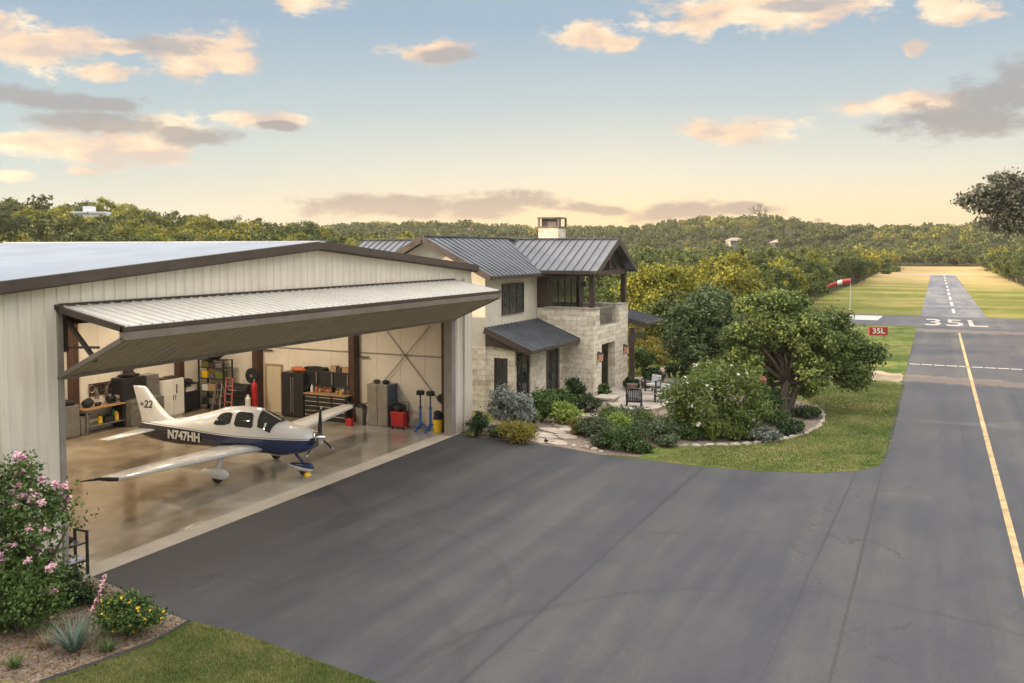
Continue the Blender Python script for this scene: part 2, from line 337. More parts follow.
# ------------------------------------------------------------------ mesh helpers
class MB:
    def __init__(self, off=(0, 0, 0)): self.v = []; self.f = []; self.o = Vector(off)
    def add(self, vs, fs):
        b = len(self.v); self.v += [tuple(Vector(p) - self.o) for p in vs]; self.f += [tuple(i + b for i in f) for f in fs]; return self
    def box(self, x0, x1, y0, y1, z0, z1):
        return self.add([(x0, y0, z0), (x1, y0, z0), (x1, y1, z0), (x0, y1, z0), (x0, y0, z1), (x1, y0, z1), (x1, y1, z1), (x0, y1, z1)],
                        [(0, 3, 2, 1), (4, 5, 6, 7), (0, 1, 5, 4), (1, 2, 6, 5), (2, 3, 7, 6), (3, 0, 4, 7)])
    def hexa(self, bot, top):   # four bottom, four top corners in order
        return self.add(list(bot) + list(top), [(0, 3, 2, 1), (4, 5, 6, 7), (0, 1, 5, 4), (1, 2, 6, 5), (2, 3, 7, 6), (3, 0, 4, 7)])
    def slab(self, quad, t):    # a quad with thickness t straight down
        q = [Vector(p) for p in quad]; return self.hexa([p - Vector((0, 0, t)) for p in q], q)
    def prism(self, poly, z0, z1):
        n = len(poly); vs = [(p[0], p[1], z0) for p in poly] + [(p[0], p[1], z1) for p in poly]
        return self.add(vs, [tuple(range(n))[::-1], tuple(range(n, 2 * n))] + [(i, (i + 1) % n, n + (i + 1) % n, n + i) for i in range(n)])
    def extr(self, poly, vec):  # extrude any planar polygon along vec
        n = len(poly); v = Vector(vec); vs = [Vector(p) for p in poly]; vs = vs + [p + v for p in vs]
        return self.add(vs, [tuple(range(n))[::-1], tuple(range(n, 2 * n))] + [(i, (i + 1) % n, n + (i + 1) % n, n + i) for i in range(n)])
    def tube(self, pts, rads, n=8, cap=True):
        pts = [Vector(p) for p in pts]
        if isinstance(rads, (int, float)): rads = [rads] * len(pts)
        vs = []; fs = []
        for i, p in enumerate(pts):
            d = (pts[min(i + 1, len(pts) - 1)] - pts[max(i - 1, 0)]).normalized()
            a = d.orthogonal().normalized() if abs(d.z) > .9 else d.cross(Vector((0, 0, 1))).normalized()
            b = d.cross(a).normalized()
            if abs(d.z) > .9:
                a = Vector((1, 0, 0)); a = (a - d * a.dot(d)).normalized(); b = d.cross(a)
            for k in range(n):
                t = 2 * PI * k / n; vs.append(p + (a * math.cos(t) + b * math.sin(t)) * rads[i])
        for i in range(len(pts) - 1):
            for k in range(n): fs.append((i * n + k, i * n + (k + 1) % n, (i + 1) * n + (k + 1) % n, (i + 1) * n + k))
        if cap: fs.append(tuple(range(n))[::-1]); fs.append(tuple((len(pts) - 1) * n + k for k in range(n)))
        return self.add(vs, fs)
    def bar(self, a, b, w, h=None):
        h = h or w; a = Vector(a); b = Vector(b); d = (b - a).normalized()
        s = d.cross(Vector((0, 0, 1))); s = Vector((1, 0, 0)) if s.length < .05 else s.normalized(); u = s.cross(d).normalized()
        c = [s * w / 2 * i + u * h / 2 * j for i, j in ((-1, -1), (1, -1), (1, 1), (-1, 1))]
        return self.hexa([a + q for q in c], [b + q for q in c])
    def lathe(self, c, prof, n=16):
        vs = []; fs = []
        for (r, z) in prof:
            for k in range(n): t = 2 * PI * k / n; vs.append((c[0] + r * math.cos(t), c[1] + r * math.sin(t), c[2] + z))
        for i in range(len(prof) - 1):
            for k in range(n): fs.append((i * n + k, i * n + (k + 1) % n, (i + 1) * n + (k + 1) % n, (i + 1) * n + k))
        fs.append(tuple(range(n))[::-1]); fs.append(tuple((len(prof) - 1) * n + k for k in range(n)))
        return self.add(vs, fs)
    def blob(self, c, r, seed=0, n=10, amp=.18):
        rg = random.Random(seed); rx, ry, rz = (r, r, r) if isinstance(r, (int, float)) else r
        vs = []; fs = []; m = n // 2 + 1
        for i in range(m):
            ph = PI * i / (m - 1)
            for k in range(n):
                t = 2 * PI * k / n; q = 1 + rg.uniform(-amp, amp)
                if i in (0, m - 1): q = 1
                vs.append((c[0] + rx * q * math.sin(ph) * math.cos(t), c[1] + ry * q * math.sin(ph) * math.sin(t), c[2] + rz * q * math.cos(ph)))
        for i in range(m - 1):
            for k in range(n): fs.append((i * n + k, (i + 1) * n + k, (i + 1) * n + (k + 1) % n, i * n + (k + 1) % n))
        return self.add(vs, fs)
    def build(self, name, mat, parent=None, smooth=False, loc=None, bev=0):
        me = bpy.data.meshes.new(name); me.from_pydata(self.v, [], self.f); me.materials.append(mat)
        o = bpy.data.objects.new(name, me); COL.objects.link(o)
        if smooth: me.shade_smooth()
        if parent: o.parent = parent
        if loc: o.location = loc
        if bev:
            md = o.modifiers.new('bevel', 'BEVEL'); md.width = bev; md.segments = 2; md.limit_method = 'ANGLE'
        return o
def tag(o, label=None, cat=None, group=None, kind=None):
    if label: o['label'] = label
    if cat: o['category'] = cat
    if group: o['group'] = group
    if kind: o['kind'] = kind
    return o
def thing(name, label, cat, loc=(0, 0, 0), rotz=0, group=None):
    o = bpy.data.objects.new(name, None); COL.objects.link(o); o.empty_display_size = .2
    o.location = loc; o.rotation_euler = (0, 0, rotz); return tag(o, label, cat, group)
def struct(name, mb, mat, kind='structure', **k):
    return tag(mb.build(name, mat, **k), kind=kind)
def np_mesh(name, V, Fq, mat):
    me = bpy.data.meshes.new(name); nv = len(V); nf = len(Fq); k = Fq.shape[1]
    me.vertices.add(nv); me.vertices.foreach_set('co', V.astype(np.float32).ravel())
    me.loops.add(nf * k); me.loops.foreach_set('vertex_index', Fq.astype(np.int32).ravel())
    me.polygons.add(nf); me.polygons.foreach_set('loop_start', np.arange(0, nf * k, k, dtype=np.int32))
    me.update(calc_edges=True); me.materials.append(mat); return me
def link(name, me, parent=None, loc=None):
    o = bpy.data.objects.new(name, me); COL.objects.link(o)
    if parent: o.parent = parent
    if loc: o.location = loc
    return o
def leaf_quads(rg, P, out, size, aspect=.55, up=.35):
    n = len(P)
    nm = rg.normal(size=(n, 3)); nm /= np.linalg.norm(nm, axis=1)[:, None]
    nm = nm + out * .7 + np.array([0, 0, up]); nm /= np.linalg.norm(nm, axis=1)[:, None]
    a = rg.normal(size=(n, 3)); a -= nm * (a * nm).sum(1)[:, None]; a /= np.linalg.norm(a, axis=1)[:, None]
    b = np.cross(nm, a); s = (size * rg.uniform(.6, 1.35, n))[:, None]
    V = np.empty((n, 4, 3)); V[:, 0] = P - a * s; V[:, 1] = P + b * s * aspect; V[:, 2] = P + a * s; V[:, 3] = P - b * s * aspect
    return V.reshape(-1, 3), np.arange(n * 4).reshape(n, 4)
def crown_pts(rg, lobes, nleaf, nclump, cr):
    lb = np.array(lobes, float); vol = lb[:, 3] * lb[:, 4] * lb[:, 5]; w = vol ** .8; w /= w.sum()
    ci = rg.choice(len(lb), nclump, p=w)
    d = rg.normal(size=(nclump, 3)); d[:, 2] = d[:, 2] * .85 + .18; d /= np.linalg.norm(d, axis=1)[:, None]
    rad = rg.uniform(.35, 1, nclump)[:, None] ** .45
    C = lb[ci, :3] + d * rad * lb[ci, 3:6]
    k = rg.integers(0, nclump, nleaf)
    g = rg.normal(size=(nleaf, 3)); g[:, 2] *= .7
    cs = rg.uniform(.6, 1.35, nclump)[:, None]
    P = C[k] + g * cr * cs[k]
    out = g / (np.linalg.norm(g, axis=1)[:, None] + 1e-6) * .6 + d[k] * .6
    return P, out, C
def foliage(seed, lobes, nleaf, size, nclump, cr, mat, aspect=.55, zmin=None):
    rg = np.random.default_rng(seed)
    P, out, C = crown_pts(rg, lobes, nleaf, nclump, cr)
    if zmin is not None: P[:, 2] = np.maximum(P[:, 2], zmin + rg.uniform(0, .1, len(P)))
    V, Fq = leaf_quads(rg, P, out, size, aspect)
    return np_mesh('foliage', V, Fq, mat), C
def limbs(mb, base, fork, C, r0, seed, n=9):
    rg = random.Random(seed); base = Vector(base); fork = Vector(fork)
    mid = (base + fork) / 2 + Vector((rg.uniform(-.1, .1), rg.uniform(-.1, .1), 0)) * (fork - base).length
    mb.tube([base - Vector((0, 0, .1)), base + Vector((0, 0, .12)), mid, fork], [r0 * 1.45, r0 * 1.1, r0 * .85, r0 * .7], 9)
    for c in rg.sample(list(C), min(n, len(C))):
        c = Vector(c); m = fork.lerp(c, .45) + Vector((rg.uniform(-.2, .2), rg.uniform(-.2, .2), rg.uniform(-.1, .3))) * (c - fork).length * .3
        mb.tube([fork - Vector((0, 0, r0)), m, fork.lerp(c, .92)], [r0 * .5, r0 * .3, r0 * .08], 6)
def tree_pair(seed, h, r, nleaf, size, nclump, cr, mat, r0=.18, low=.28, limbn=8, flat=1.0):
    rg = random.Random(seed); lobes = []
    lobes.append((0, 0, h * .60, r * .72, r * .72, h * .32 * flat)); lobes.append((0, 0, h * .60, r * .72, r * .72, h * .32 * flat))
    for k in range(6):
        a = 1.05 * k + rg.uniform(-.3, .3); q = rg.uniform(.45, .68) * r
        lobes.append((q * math.cos(a), q * math.sin(a), h * rg.uniform(.38, .66), r * rg.uniform(.3, .42), r * rg.uniform(.3, .42), h * rg.uniform(.15, .22) * flat))
    me, C = foliage(seed, lobes, nleaf, size, nclump, cr, mat)
    mb = MB(); limbs(mb, (0, 0, 0), (rg.uniform(-.1, .1) * r, rg.uniform(-.1, .1) * r, h * low), C, r0, seed, limbn)
    tm = bpy.data.meshes.new('trunk'); tm.from_pydata(mb.v, [], mb.f); tm.materials.append(M['bark']); tm.shade_smooth()
    return me, tm
def text_mesh(body, size, mat, bold=.0, extrude=.004, shear=0):
    cu = bpy.data.curves.new('t', 'FONT'); cu.body = body; cu.size = size; cu.align_x = 'CENTER'; cu.align_y = 'CENTER'
    cu.offset = bold; cu.extrude = extrude; cu.shear = shear
    o = bpy.data.objects.new('t', cu); COL.objects.link(o); dg = bpy.context.evaluated_depsgraph_get()
    me = bpy.data.meshes.new_from_object(o.evaluated_get(dg)); bpy.data.objects.remove(o); me.materials.clear(); me.materials.append(mat); return me
HAZE = True
# ------------------------------------------------------------------ camera, world, sun
cam = bpy.data.cameras.new('camera'); co = bpy.data.objects.new('camera', cam); COL.objects.link(co)
cam.sensor_width = 36; cam.lens = F / 1024 * 36; cam.shift_y = (CYP - 341.5) / 1024; cam.clip_end = 6000; cam.clip_start = .2
R_ = Matrix((RIGHT, UP, -FWD)).transposed()
co.matrix_world = Matrix.Translation(CAM) @ R_.to_4x4()
SC.camera = co
SC.view_settings.view_transform = 'Standard'; SC.view_settings.look = 'None'
SC.view_settings.exposure = 0.8; SC.view_settings.gamma = 1; SC.view_settings.use_curve_mapping = False
SUN_EL, SUN_A = math.radians(15), math.radians(22)
SD = Vector((-math.cos(SUN_A) * math.cos(SUN_EL), -math.sin(SUN_A) * math.cos(SUN_EL), math.sin(SUN_EL)))
sl = bpy.data.lights.new('sun', 'SUN'); sl.energy = 5.0; sl.angle = math.radians(.6); sl.color = (1, .76, .48)
so = bpy.data.objects.new('sun', sl); COL.objects.link(so); so.rotation_euler = SD.to_track_quat('Z', 'Y').to_euler(); so.location = (-30, -20, 40)

SC.cycles.max_bounces = 5; SC.cycles.use_adaptive_sampling = True; SC.cycles.adaptive_threshold = .018; SC.cycles.diffuse_bounces = 3; SC.cycles.glossy_bounces = 2; SC.cycles.transmission_bounces = 2; SC.cycles.volume_bounces = 0
w = bpy.data.worlds.new('World'); SC.world = w; w.use_nodes = True
nt = w.node_tree; bg = nt.nodes['Background']; bg.inputs[1].default_value = .1
sky = nt.nodes.new('ShaderNodeTexSky'); sky.sky_type = 'NISHITA'; sky.sun_disc = False
sky.sun_elevation = SUN_EL; sky.sun_rotation = math.atan2(SD.x, SD.y); sky.altitude = 200; sky.dust_density = 2
tc = nt.nodes.new('ShaderNodeTexCoord'); dv = tc.outputs['Generated']
s = nt.nodes.new('ShaderNodeSeparateXYZ'); L(nt, dv, s.inputs[0])
el = math_(nt, 'ARCSINE', s.outputs[2]); az = math_(nt, 'ARCTAN2', s.outputs[0], s.outputs[1])
cb = nt.nodes.new('ShaderNodeCombineXYZ'); L(nt, az, cb.inputs[0]); L(nt, el, cb.inputs[1])
e1 = math_(nt, 'DIVIDE', el, PI / 2, clamp=True)
def dg(d): return d / 90
warm = ramp(nt, e1, [(0, (.96, .63, .31)), (dg(2.2), (.95, .69, .38)), (dg(5), (.73, .68, .55)), (dg(9), (.49, .54, .54)), (dg(14), (.31, .41, .50)), (dg(19), (.31, .40, .50)), (dg(34), (2.02, 1.92, 1.80)), (1, (2.3, 2.17, 2.05))]).outputs[0]
cool = ramp(nt, e1, [(0, (.62, .58, .47)), (dg(2.2), (.57, .58, .50)), (dg(5), (.48, .55, .53)), (dg(9), (.37, .47, .51)), (dg(14), (.27, .37, .48)), (dg(19), (.28, .36, .48)), (dg(34), (2.02, 1.92, 1.80)), (1, (2.3, 2.17, 2.05))]).outputs[0]
a_mid = -TH
fac = math_(nt, 'MULTIPLY', math_(nt, 'ABSOLUTE', math_(nt, 'SUBTRACT', az, a_mid + .12)), 1.5, clamp=True)
fac = math_(nt, 'MULTIPLY', fac, ramp(nt, math_(nt, 'ADD', math_(nt, 'MULTIPLY', az, .6), .75, clamp=True), [(.25, 1.0), (.8, .45)]).outputs[0])
base = mixc(nt, fac, warm, cool); plain_base = base
# cloud banks as warped ellipses in azimuth and elevation
wn = nt.nodes.new('ShaderNodeTexNoise'); wn.inputs['Scale'].default_value = 9; wn.inputs['Detail'].default_value = 4; L(nt, cb.outputs[0], wn.inputs[0])
wv = nt.nodes.new('ShaderNodeVectorMath'); wv.operation = 'MULTIPLY_ADD'; L(nt, wn.outputs['Color'], wv.inputs[0])
wv.inputs[1].default_value = (.07, .028, 0); L(nt, cb.outputs[0], wv.inputs[2])
wo = nt.nodes.new('ShaderNodeVectorMath'); wo.operation = 'SUBTRACT'; L(nt, wv.outputs[0], wo.inputs[0]); wo.inputs[1].default_value = (.035, .014, 0)
def field(specs):
    cur = None
    for (px, py, hx, hy) in specs:
        d = ray(px, py).normalized(); a = math.atan2(d.x, d.y); e = math.asin(d.z)
        sb = nt.nodes.new('ShaderNodeVectorMath'); sb.operation = 'SUBTRACT'; L(nt, wo.outputs[0], sb.inputs[0]); sb.inputs[1].default_value = (a, e, 0)
        ml = nt.nodes.new('ShaderNodeVectorMath'); ml.operation = 'MULTIPLY'; L(nt, sb.outputs[0], ml.inputs[0])
        k = 885 / 1.0
        ml.inputs[1].default_value = (k * .93 / hx, k * .97 / hy, 0)
        ln = nt.nodes.new('ShaderNodeVectorMath'); ln.operation = 'LENGTH'; L(nt, ml.outputs[0], ln.inputs[0])
        v = math_(nt, 'SUBTRACT', 1.25, ln.outputs['Value'])
        cur = v if cur is None else math_(nt, 'MAXIMUM', cur, v)
    return math_(nt, 'MAXIMUM', cur, -1.0)
mp = nt.nodes.new('ShaderNodeMapping'); mp.inputs['Scale'].default_value = (1, 2.1, 1); L(nt, cb.outputs[0], mp.inputs[0])
cn = nt.nodes.new('ShaderNodeTexNoise'); cn.inputs['Scale'].default_value = 22; cn.inputs['Detail'].default_value = 8; cn.inputs['Roughness'].default_value = .68; L(nt, mp.outputs[0], cn.inputs[0])
cn2 = nt.nodes.new('ShaderNodeTexNoise'); cn2.inputs['Scale'].default_value = 13; cn2.inputs['Detail'].default_value = 5; L(nt, mp.outputs[0], cn2.inputs[0])
P_ = [(42, 46, 52, 22), (8, 38, 30, 22), (112, 72, 34, 9), (118, 46, 34, 8), (205, 56, 50, 22), (238, 66, 24, 15), (265, 122, 38, 9), (435, 50, 46, 12), (590, 32, 40, 14), (625, 42, 22, 10), (305, 2, 32, 10),
      (770, 8, 112, 20), (720, 18, 60, 12), (955, 12, 34, 12), (935, 4, 20, 14), (918, 47, 12, 9), (738, 133, 54, 11), (910, 103, 64, 12), (22, 145, 52, 11), (120, 148, 60, 20), (160, 130, 50, 14), (12, 178, 18, 6), (85, 170, 16, 4)]
G_ = [(168, 46, 42, 9), (450, 54, 32, 7), (75, 104, 62, 9), (25, 98, 34, 10), (105, 124, 52, 12), (190, 138, 40, 8), (965, 122, 66, 16), (1005, 98, 44, 18), (1018, 75, 20, 18), (800, 2, 40, 5),
      (400, 206, 90, 12), (490, 203, 66, 12), (595, 207, 32, 6), (685, 209, 48, 10), (745, 209, 34, 7), (280, 128, 20, 5), (350, 205, 40, 7)]
def cover(specs, lo, hi, amp):
    f = field(specs); d = math_(nt, 'ADD', f, math_(nt, 'MULTIPLY', math_(nt, 'SUBTRACT', cn.outputs[0], .5), amp))
    mr = nt.nodes.new('ShaderNodeMapRange'); mr.interpolation_type = 'SMOOTHSTEP'; L(nt, d, mr.inputs[0]); mr.inputs[1].default_value = lo; mr.inputs[2].default_value = hi; return mr.outputs[0]
cp = cover(P_, .05, .80, 2.9); cg = cover(G_, -.05, .72, 2.5)
pc = ramp(nt, cn2.outputs[0], [(.40, (.62, .48, .40)), (.50, (.90, .63, .41)), (.62, (1.03, .81, .55))]).outputs[0]
gc = ramp(nt, e1, [(0, (.62, .44, .30)), (dg(2.8), (.38, .28, .23)), (dg(8), (.30, .28, .28)), (dg(16), (.42, .40, .40))]).outputs[0]
base = mixc(nt, math_(nt, 'MULTIPLY', cp, .92), base, pc)
base = mixc(nt, math_(nt, 'MULTIPLY', cg, .85), base, gc)
# sky light stands at ten times the strength below
sc_ = mixc(nt, 1.0, base, (7.2, 7.2, 7.2), 'MULTIPLY')
fin = mixc(nt, .93, sky.outputs[0], sc_)
L(nt, fin, bg.inputs[0])
plain = mixc(nt, .93, sky.outputs[0], mixc(nt, 1.0, plain_base, (7.2, 7.2, 7.2), 'MULTIPLY'))
bg2 = nt.nodes.new('ShaderNodeBackground'); bg2.inputs[1].default_value = .1; L(nt, plain, bg2.inputs[0])
zone = math_(nt, 'MULTIPLY', math_(nt, 'LESS_THAN', el, math.radians(19)), math_(nt, 'LESS_THAN', math_(nt, 'ABSOLUTE', math_(nt, 'ADD', az, TH)), math.radians(55)))
zone = math_(nt, 'MULTIPLY', zone, math_(nt, 'GREATER_THAN', el, math.radians(-1)))
mxs = nt.nodes.new('ShaderNodeMixShader'); L(nt, zone, mxs.inputs[0]); L(nt, bg2.outputs[0], mxs.inputs[1]); L(nt, bg.outputs[0], mxs.inputs[2]); L(nt, mxs.outputs[0], nt.nodes['World Output'].inputs[0])

# ------------------------------------------------------------------ terrain
def sstep(x, a, b):
    t = np.clip((x - a) / (b - a), 0, 1); return t * t * (3 - 2 * t)
def terrain(x, y):
    x = np.asarray(x, float); y = np.asarray(y, float)
    D = y * ct - x * st; Lt = x * ct + y * st
    ang = np.arctan2(Lt, D); px = CX + F * np.tan(np.clip(ang, -1.2, 1.2)); px = np.where(np.abs(ang) > 1.2, np.where(ang < 0, -900, 2000), px)
    R = np.hypot(x, y)
    near = np.interp(px, [-900, -50, 90, 130, 200, 300, 400, 520], [8.5, 12.4, 12.0, 11.0, 9.2, 6.8, 3.5, 0])
    far = np.interp(px, [-300, 0, 250, 380, 470, 560, 640, 700, 780, 830, 880, 960, 1050, 1400], [14, 15, 14, 21, 22, 18, 18.5, 24.5, 24.5, 18.5, 17.5, 17, 17, 14])
    hN = near * sstep(R, 105, 260); hF = far * sstep(R, 400, 680)
    wob = 1.2 * np.sin(x * .021 + 1) * np.cos(y * .017) * sstep(R, 150, 400) * np.where(px > 850, .3, 1)
    back = sstep(-D, 0, 60)
    return (np.maximum(hN, hF) + wob * (near + far > 0)) * (1 - back)
def tz(x, y): return float(terrain(x, y))
radii = [0.5] + [6 * 1.1 ** i for i in range(58)]
radii = [r for r in radii if r < 1150] + [1150]
na = 300
V = [(0, 0, 0)]
for r in radii:
    for k in range(na):
        a = 2 * PI * k / na; V.append((r * math.sin(a), r * math.cos(a), 0))
V = np.array(V); V[:, 2] = terrain(V[:, 0], V[:, 1])
fs = [(0, 1 + (k + 1) % na, 1 + k) for k in range(na)]
for i in range(len(radii) - 1):
    b = 1 + i * na
    for k in range(na): fs.append((b + k, b + (k + 1) % na, b + na + (k + 1) % na, b + na + k))
g = MB(); g.v = [tuple(v) for v in V]; g.f = [f[::-1] for f in fs]
gr = struct('ground', g, M['ground'], smooth=True)

def sheet(name, poly, z, mat, kind='structure', t=.0):
    m = MB(); m.v = [(p[0], p[1], z) for p in poly]; m.f = [tuple(range(len(poly)))]
    me = bpy.data.meshes.new(name); me.from_pydata(m.v, [], m.f)
    import bmesh
    bm = bmesh.new(); bm.from_mesh(me); bmesh.ops.triangulate(bm, faces=bm.faces[:]); bmesh.ops.recalc_face_normals(bm, faces=bm.faces[:])
    for f in bm.faces:
        if f.normal.z < 0: f.normal_flip()
    bm.to_mesh(me); bm.free(); me.materials.append(mat)
    o = bpy.data.objects.new(name, me); COL.objects.link(o); o['kind'] = kind; return o
A = lambda x, y: tuple(at(x, y))[:2]
def smooth_poly(pts, it=2):
    for _ in range(it):
        q = []
        for i in range(len(pts)):
            a, b = pts[i], pts[(i + 1) % len(pts)]
            q += [(a[0] * .75 + b[0] * .25, a[1] * .75 + b[1] * .25), (a[0] * .25 + b[0] * .75, a[1] * .25 + b[1] * .75)]
        pts = q
    return pts
TL, TR = -1.55, 5.2
YD = lambda py, px=940: at(px, py).y
YS0, YS1, YRE = YD(327.5), YD(316.5), YD(275)
M['asphalt'] = asphalt('worn_asphalt', .066, arcs=((-13.0, 15.0, 5.2, .16, .3), (-1.0, 12.5, 7.4, .14, .5), (-17, 8, 11.0, .22, .3), (-10, 31, 9.5, .18, .25)), seams=((-7.4, .012, .07, .7, .55), (-8.9, -.01, .05, .5, -.5), (-5.0, .03, .06, .6, .7), (-2.9, .02, .05, .55, .5), (-1.5, 0, .05, .6, .8), (1.1, 0, .05, .35, .5), (3.6, 0, .06, .4, -.5), (-11.8, .05, .05, .5, .5)), sun_dust=((YD(384.5), YD(376.5), (.26, .19, .14), .5), (YD(333), YD(329), (.24, .19, .15), .4)))
M['runway'] = asphalt('runway_asphalt', .16)
M['strip'] = asphalt('crossing_asphalt', .085)
garden_edge = [A(*p) for p in ((462, 434.5), (480, 438), (520, 442), (560, 447.5), (600, 455), (650, 460.5), (700, 467), (760, 471.5), (820, 473.5), (860, 471), (878, 467), (887, 460), (891, 450), (894, 440))]
left_edge = [A(*p) for p in ((95, 577), (130, 593), (165, 612), (189, 621), (240, 633), (300, 655), (380, 684))]
poly = [(-17.2, 34.0)] + garden_edge + [(TL + .5, 44), (TL + .5, 0), (-9.5, 0), (-9.3, 8)] + left_edge[::-1] + [(-17.2, left_edge[0][1])]
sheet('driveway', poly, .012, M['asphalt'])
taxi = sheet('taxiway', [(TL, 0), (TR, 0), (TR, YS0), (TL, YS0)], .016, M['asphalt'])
sheet('crossing', [(-16, YS0), (60, YS0), (60, YS1), (-16, YS1)], .012, M['strip'])
sheet('runway', [(TL + .1, YS1), (TR - .2, YS1), (TR - .5, YRE), (TL + .1, YRE)], .012, M['runway'])
sheet('taxiway_shoulder', [(TR, 52), (TR + 1.0, 70), (TR + 2.6, YS0), (TR, YS0)], .012, M['asphalt'])
sheet('crossing_edge', [(-16, YD(322.5)), (-5.4, YD(322.5)), (-5.2, YD(317.8)), (-16, YD(317.8))], .018, M['pale_slab'])
sheet('runway_end', [(TL - 6, YRE), (TR + 7, YRE), (TR + 12, YRE + 10), (TL - 14, YRE + 10)], .012, M['gravel'])
# painted markings
cxl = 1.93
sheet('taxiway_centreline', [(cxl - .085, 0), (cxl + .085, 0), (cxl + .085, YD(332.5)), (cxl - .085, YD(332.5))], .022, M['line_yellow'])
hl = MB(); y = YD(366)
x = TL + .1
while x < TR:
    hl.v += [(x, y, .022), (x + .62, y, .022), (x + .62, y + .38, .022), (x, y + .38, .022)]; n_ = len(hl.v); hl.f.append((n_ - 4, n_ - 3, n_ - 2, n_ - 1)); x += .72
struct('holding_line', hl, M['line_dull'])
rd = MB()
for k, py in enumerate((312.8, 305.6, 299.5, 295.0, 291.0, 287.4, 284.0, 281.0, 278.4, 276.2)):
    y = at(940, py).y; b = len(rd.v); rd.v += [(cxl - .16, y, .018), (cxl + .16, y, .018), (cxl + .16, y + 8.0, .018), (cxl - .16, y + 8.0, .018)]; rd.f.append((b, b + 1, b + 2, b + 3))
struct('runway_centreline', rd, M['line_white'])
me = text_mesh('35L', 1.0, M['line_dull'], .004, 0)
xs = [v.co.x for v in me.vertices]; ys = [v.co.y for v in me.vertices]
for v in me.vertices:
    v.co.x = (v.co.x - min(xs)) / (max(xs) - min(xs)) * 5.5 - 2.75; v.co.y = (v.co.y - min(ys)) / (max(ys) - min(ys)) * 8.4 - 4.2; v.co.z = 0 if v.co.z < 0 else .002
o = link('runway_number', me, loc=(1.85, YD(322.4), .018)); o['kind'] = 'structure'
rgd = random.Random(8)
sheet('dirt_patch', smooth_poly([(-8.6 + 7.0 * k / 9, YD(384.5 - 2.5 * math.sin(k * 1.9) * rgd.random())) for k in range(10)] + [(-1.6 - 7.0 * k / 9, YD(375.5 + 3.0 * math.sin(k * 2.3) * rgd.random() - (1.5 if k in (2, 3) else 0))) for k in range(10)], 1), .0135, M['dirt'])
DP = (lambda *a: None)
DP('x', smooth_poly([(-8.5, YD(383)), (-3.5, YD(386)), (-1.6, YD(384)), (-1.6, YD(376)), (-5, YD(374)), (-8.8, YD(377))], 2), .0135, M['gravel'])

# beds, lawns, patio
bed_edge = [A(*p) for p in ((640, 457), (657, 446), (700, 446), (740, 445), (777, 441), (803, 435), (819, 427), (824, 419), (822, 412), (815, 406))]
bed = [(-17.15, 32.3)] + [A(*p) for p in ((470, 435.5), (500, 440), (560, 447), (600, 454.5))] + bed_edge + [A(770, 392), A(700, 372), (-9, 60), (-15.4, 60), (-15.4, 46.8), (-17, 41)]
sheet('garden_bed', bed, .006, M['mulch'])
lawn = [A(*p) for p in ((640, 459.2), (700, 466.5), (760, 471), (820, 473), (860, 470.5), (878, 466.5), (887, 459.5), (891, 449))] + [(TL - .01, 47), (TL - .01, YS0), (-9, YS0), (-16, 75), A(700, 372), A(770, 392)] + bed_edge[::-1]
sheet('lawn', lawn, .010, M['lawn'])
sheet('lawn', [(TR + .01, 30), (TR + 30, 30), (TR + 30, YS0), (TR + 2.6, YS0), (TR + 1.0, 70), (TR + .01, 52)], .008, M['lawn'])
bl = [A(*p) for p in ((189, 622), (165, 636), (148, 645.5), (120, 656), (92, 666), (40, 684))]
sheet('front_lawn', [A(189, 622), A(240, 633.5), A(300, 655.5), A(380, 684), (-9.3, 8), (-9.5, 0), (-30, 0), (-20, 8)] + bl[::-1][:-1], .010, M['lawn'])
sheet('front_bed', [(-17.35, 11.8), (-17.35, 13.3), A(95, 577.5), A(130, 593.5), A(165, 612.5), A(189, 621.5)] + bl[1:] + [(-20, 8), (-26, 9), (-26, 11.8)], .006, M['mulch'])
eb = MB()
pts = [Vector((p[0], p[1], .03)) for p in bl]
eb.tube(pts, .035, 6); tag(eb.build('bed_edging', M['black_metal']), 'dark metal edging strip curving between the gravel bed and the front lawn', 'edging')
# limestone edging blocks, each one a stone
def along(pts, step):
    out = []; acc = 0
    for a, b in zip(pts, pts[1:]):
        a = Vector(a); b = Vector(b); Ls = (b - a).length; d = (b - a) / Ls
        t = -acc
        while t + step <= Ls:
            t += step; out.append((a + d * t, math.atan2(d.y, d.x)))
        acc = Ls - t if Ls - t < step else 0
    return out
rg = random.Random(3)
for k, (p, a) in enumerate(along(bed_edge[1:], .50)):
    m = MB(); m.blob((0, 0, .03), (.25 + rg.uniform(-.07, .03), .085 + rg.uniform(-.02, .03), .065 + rg.uniform(-.01, .02)), k, 10, .22)
    o = m.build('edging_stone', M['edge_stone'], loc=(p.x, p.y, 0)); o.rotation_euler.z = a
    tag(o, 'pale limestone block in the curved edging between garden bed and lawn', 'edging stone', 'stones edging the garden bed')
for k in range(26):
    t = rg.random(); q = Vector(A(470 + 130 * t, 436.0 + 17.5 * t * t)); s_ = rg.uniform(.05, .12)
    m = MB(); m.blob((0, 0, .03), (s_ * 1.3, s_, s_ * .7), k + 50, 8, .2); o = m.build('small_rock', M['edge_stone'], loc=(q.x + rg.uniform(-.15, .1), q.y + rg.uniform(.05, .35), 0)); o.rotation_euler.z = rg.uniform(0, 3)
    tag(o, 'small pale rock lying where the garden bed meets the asphalt', 'rock', 'small rocks along the bed')

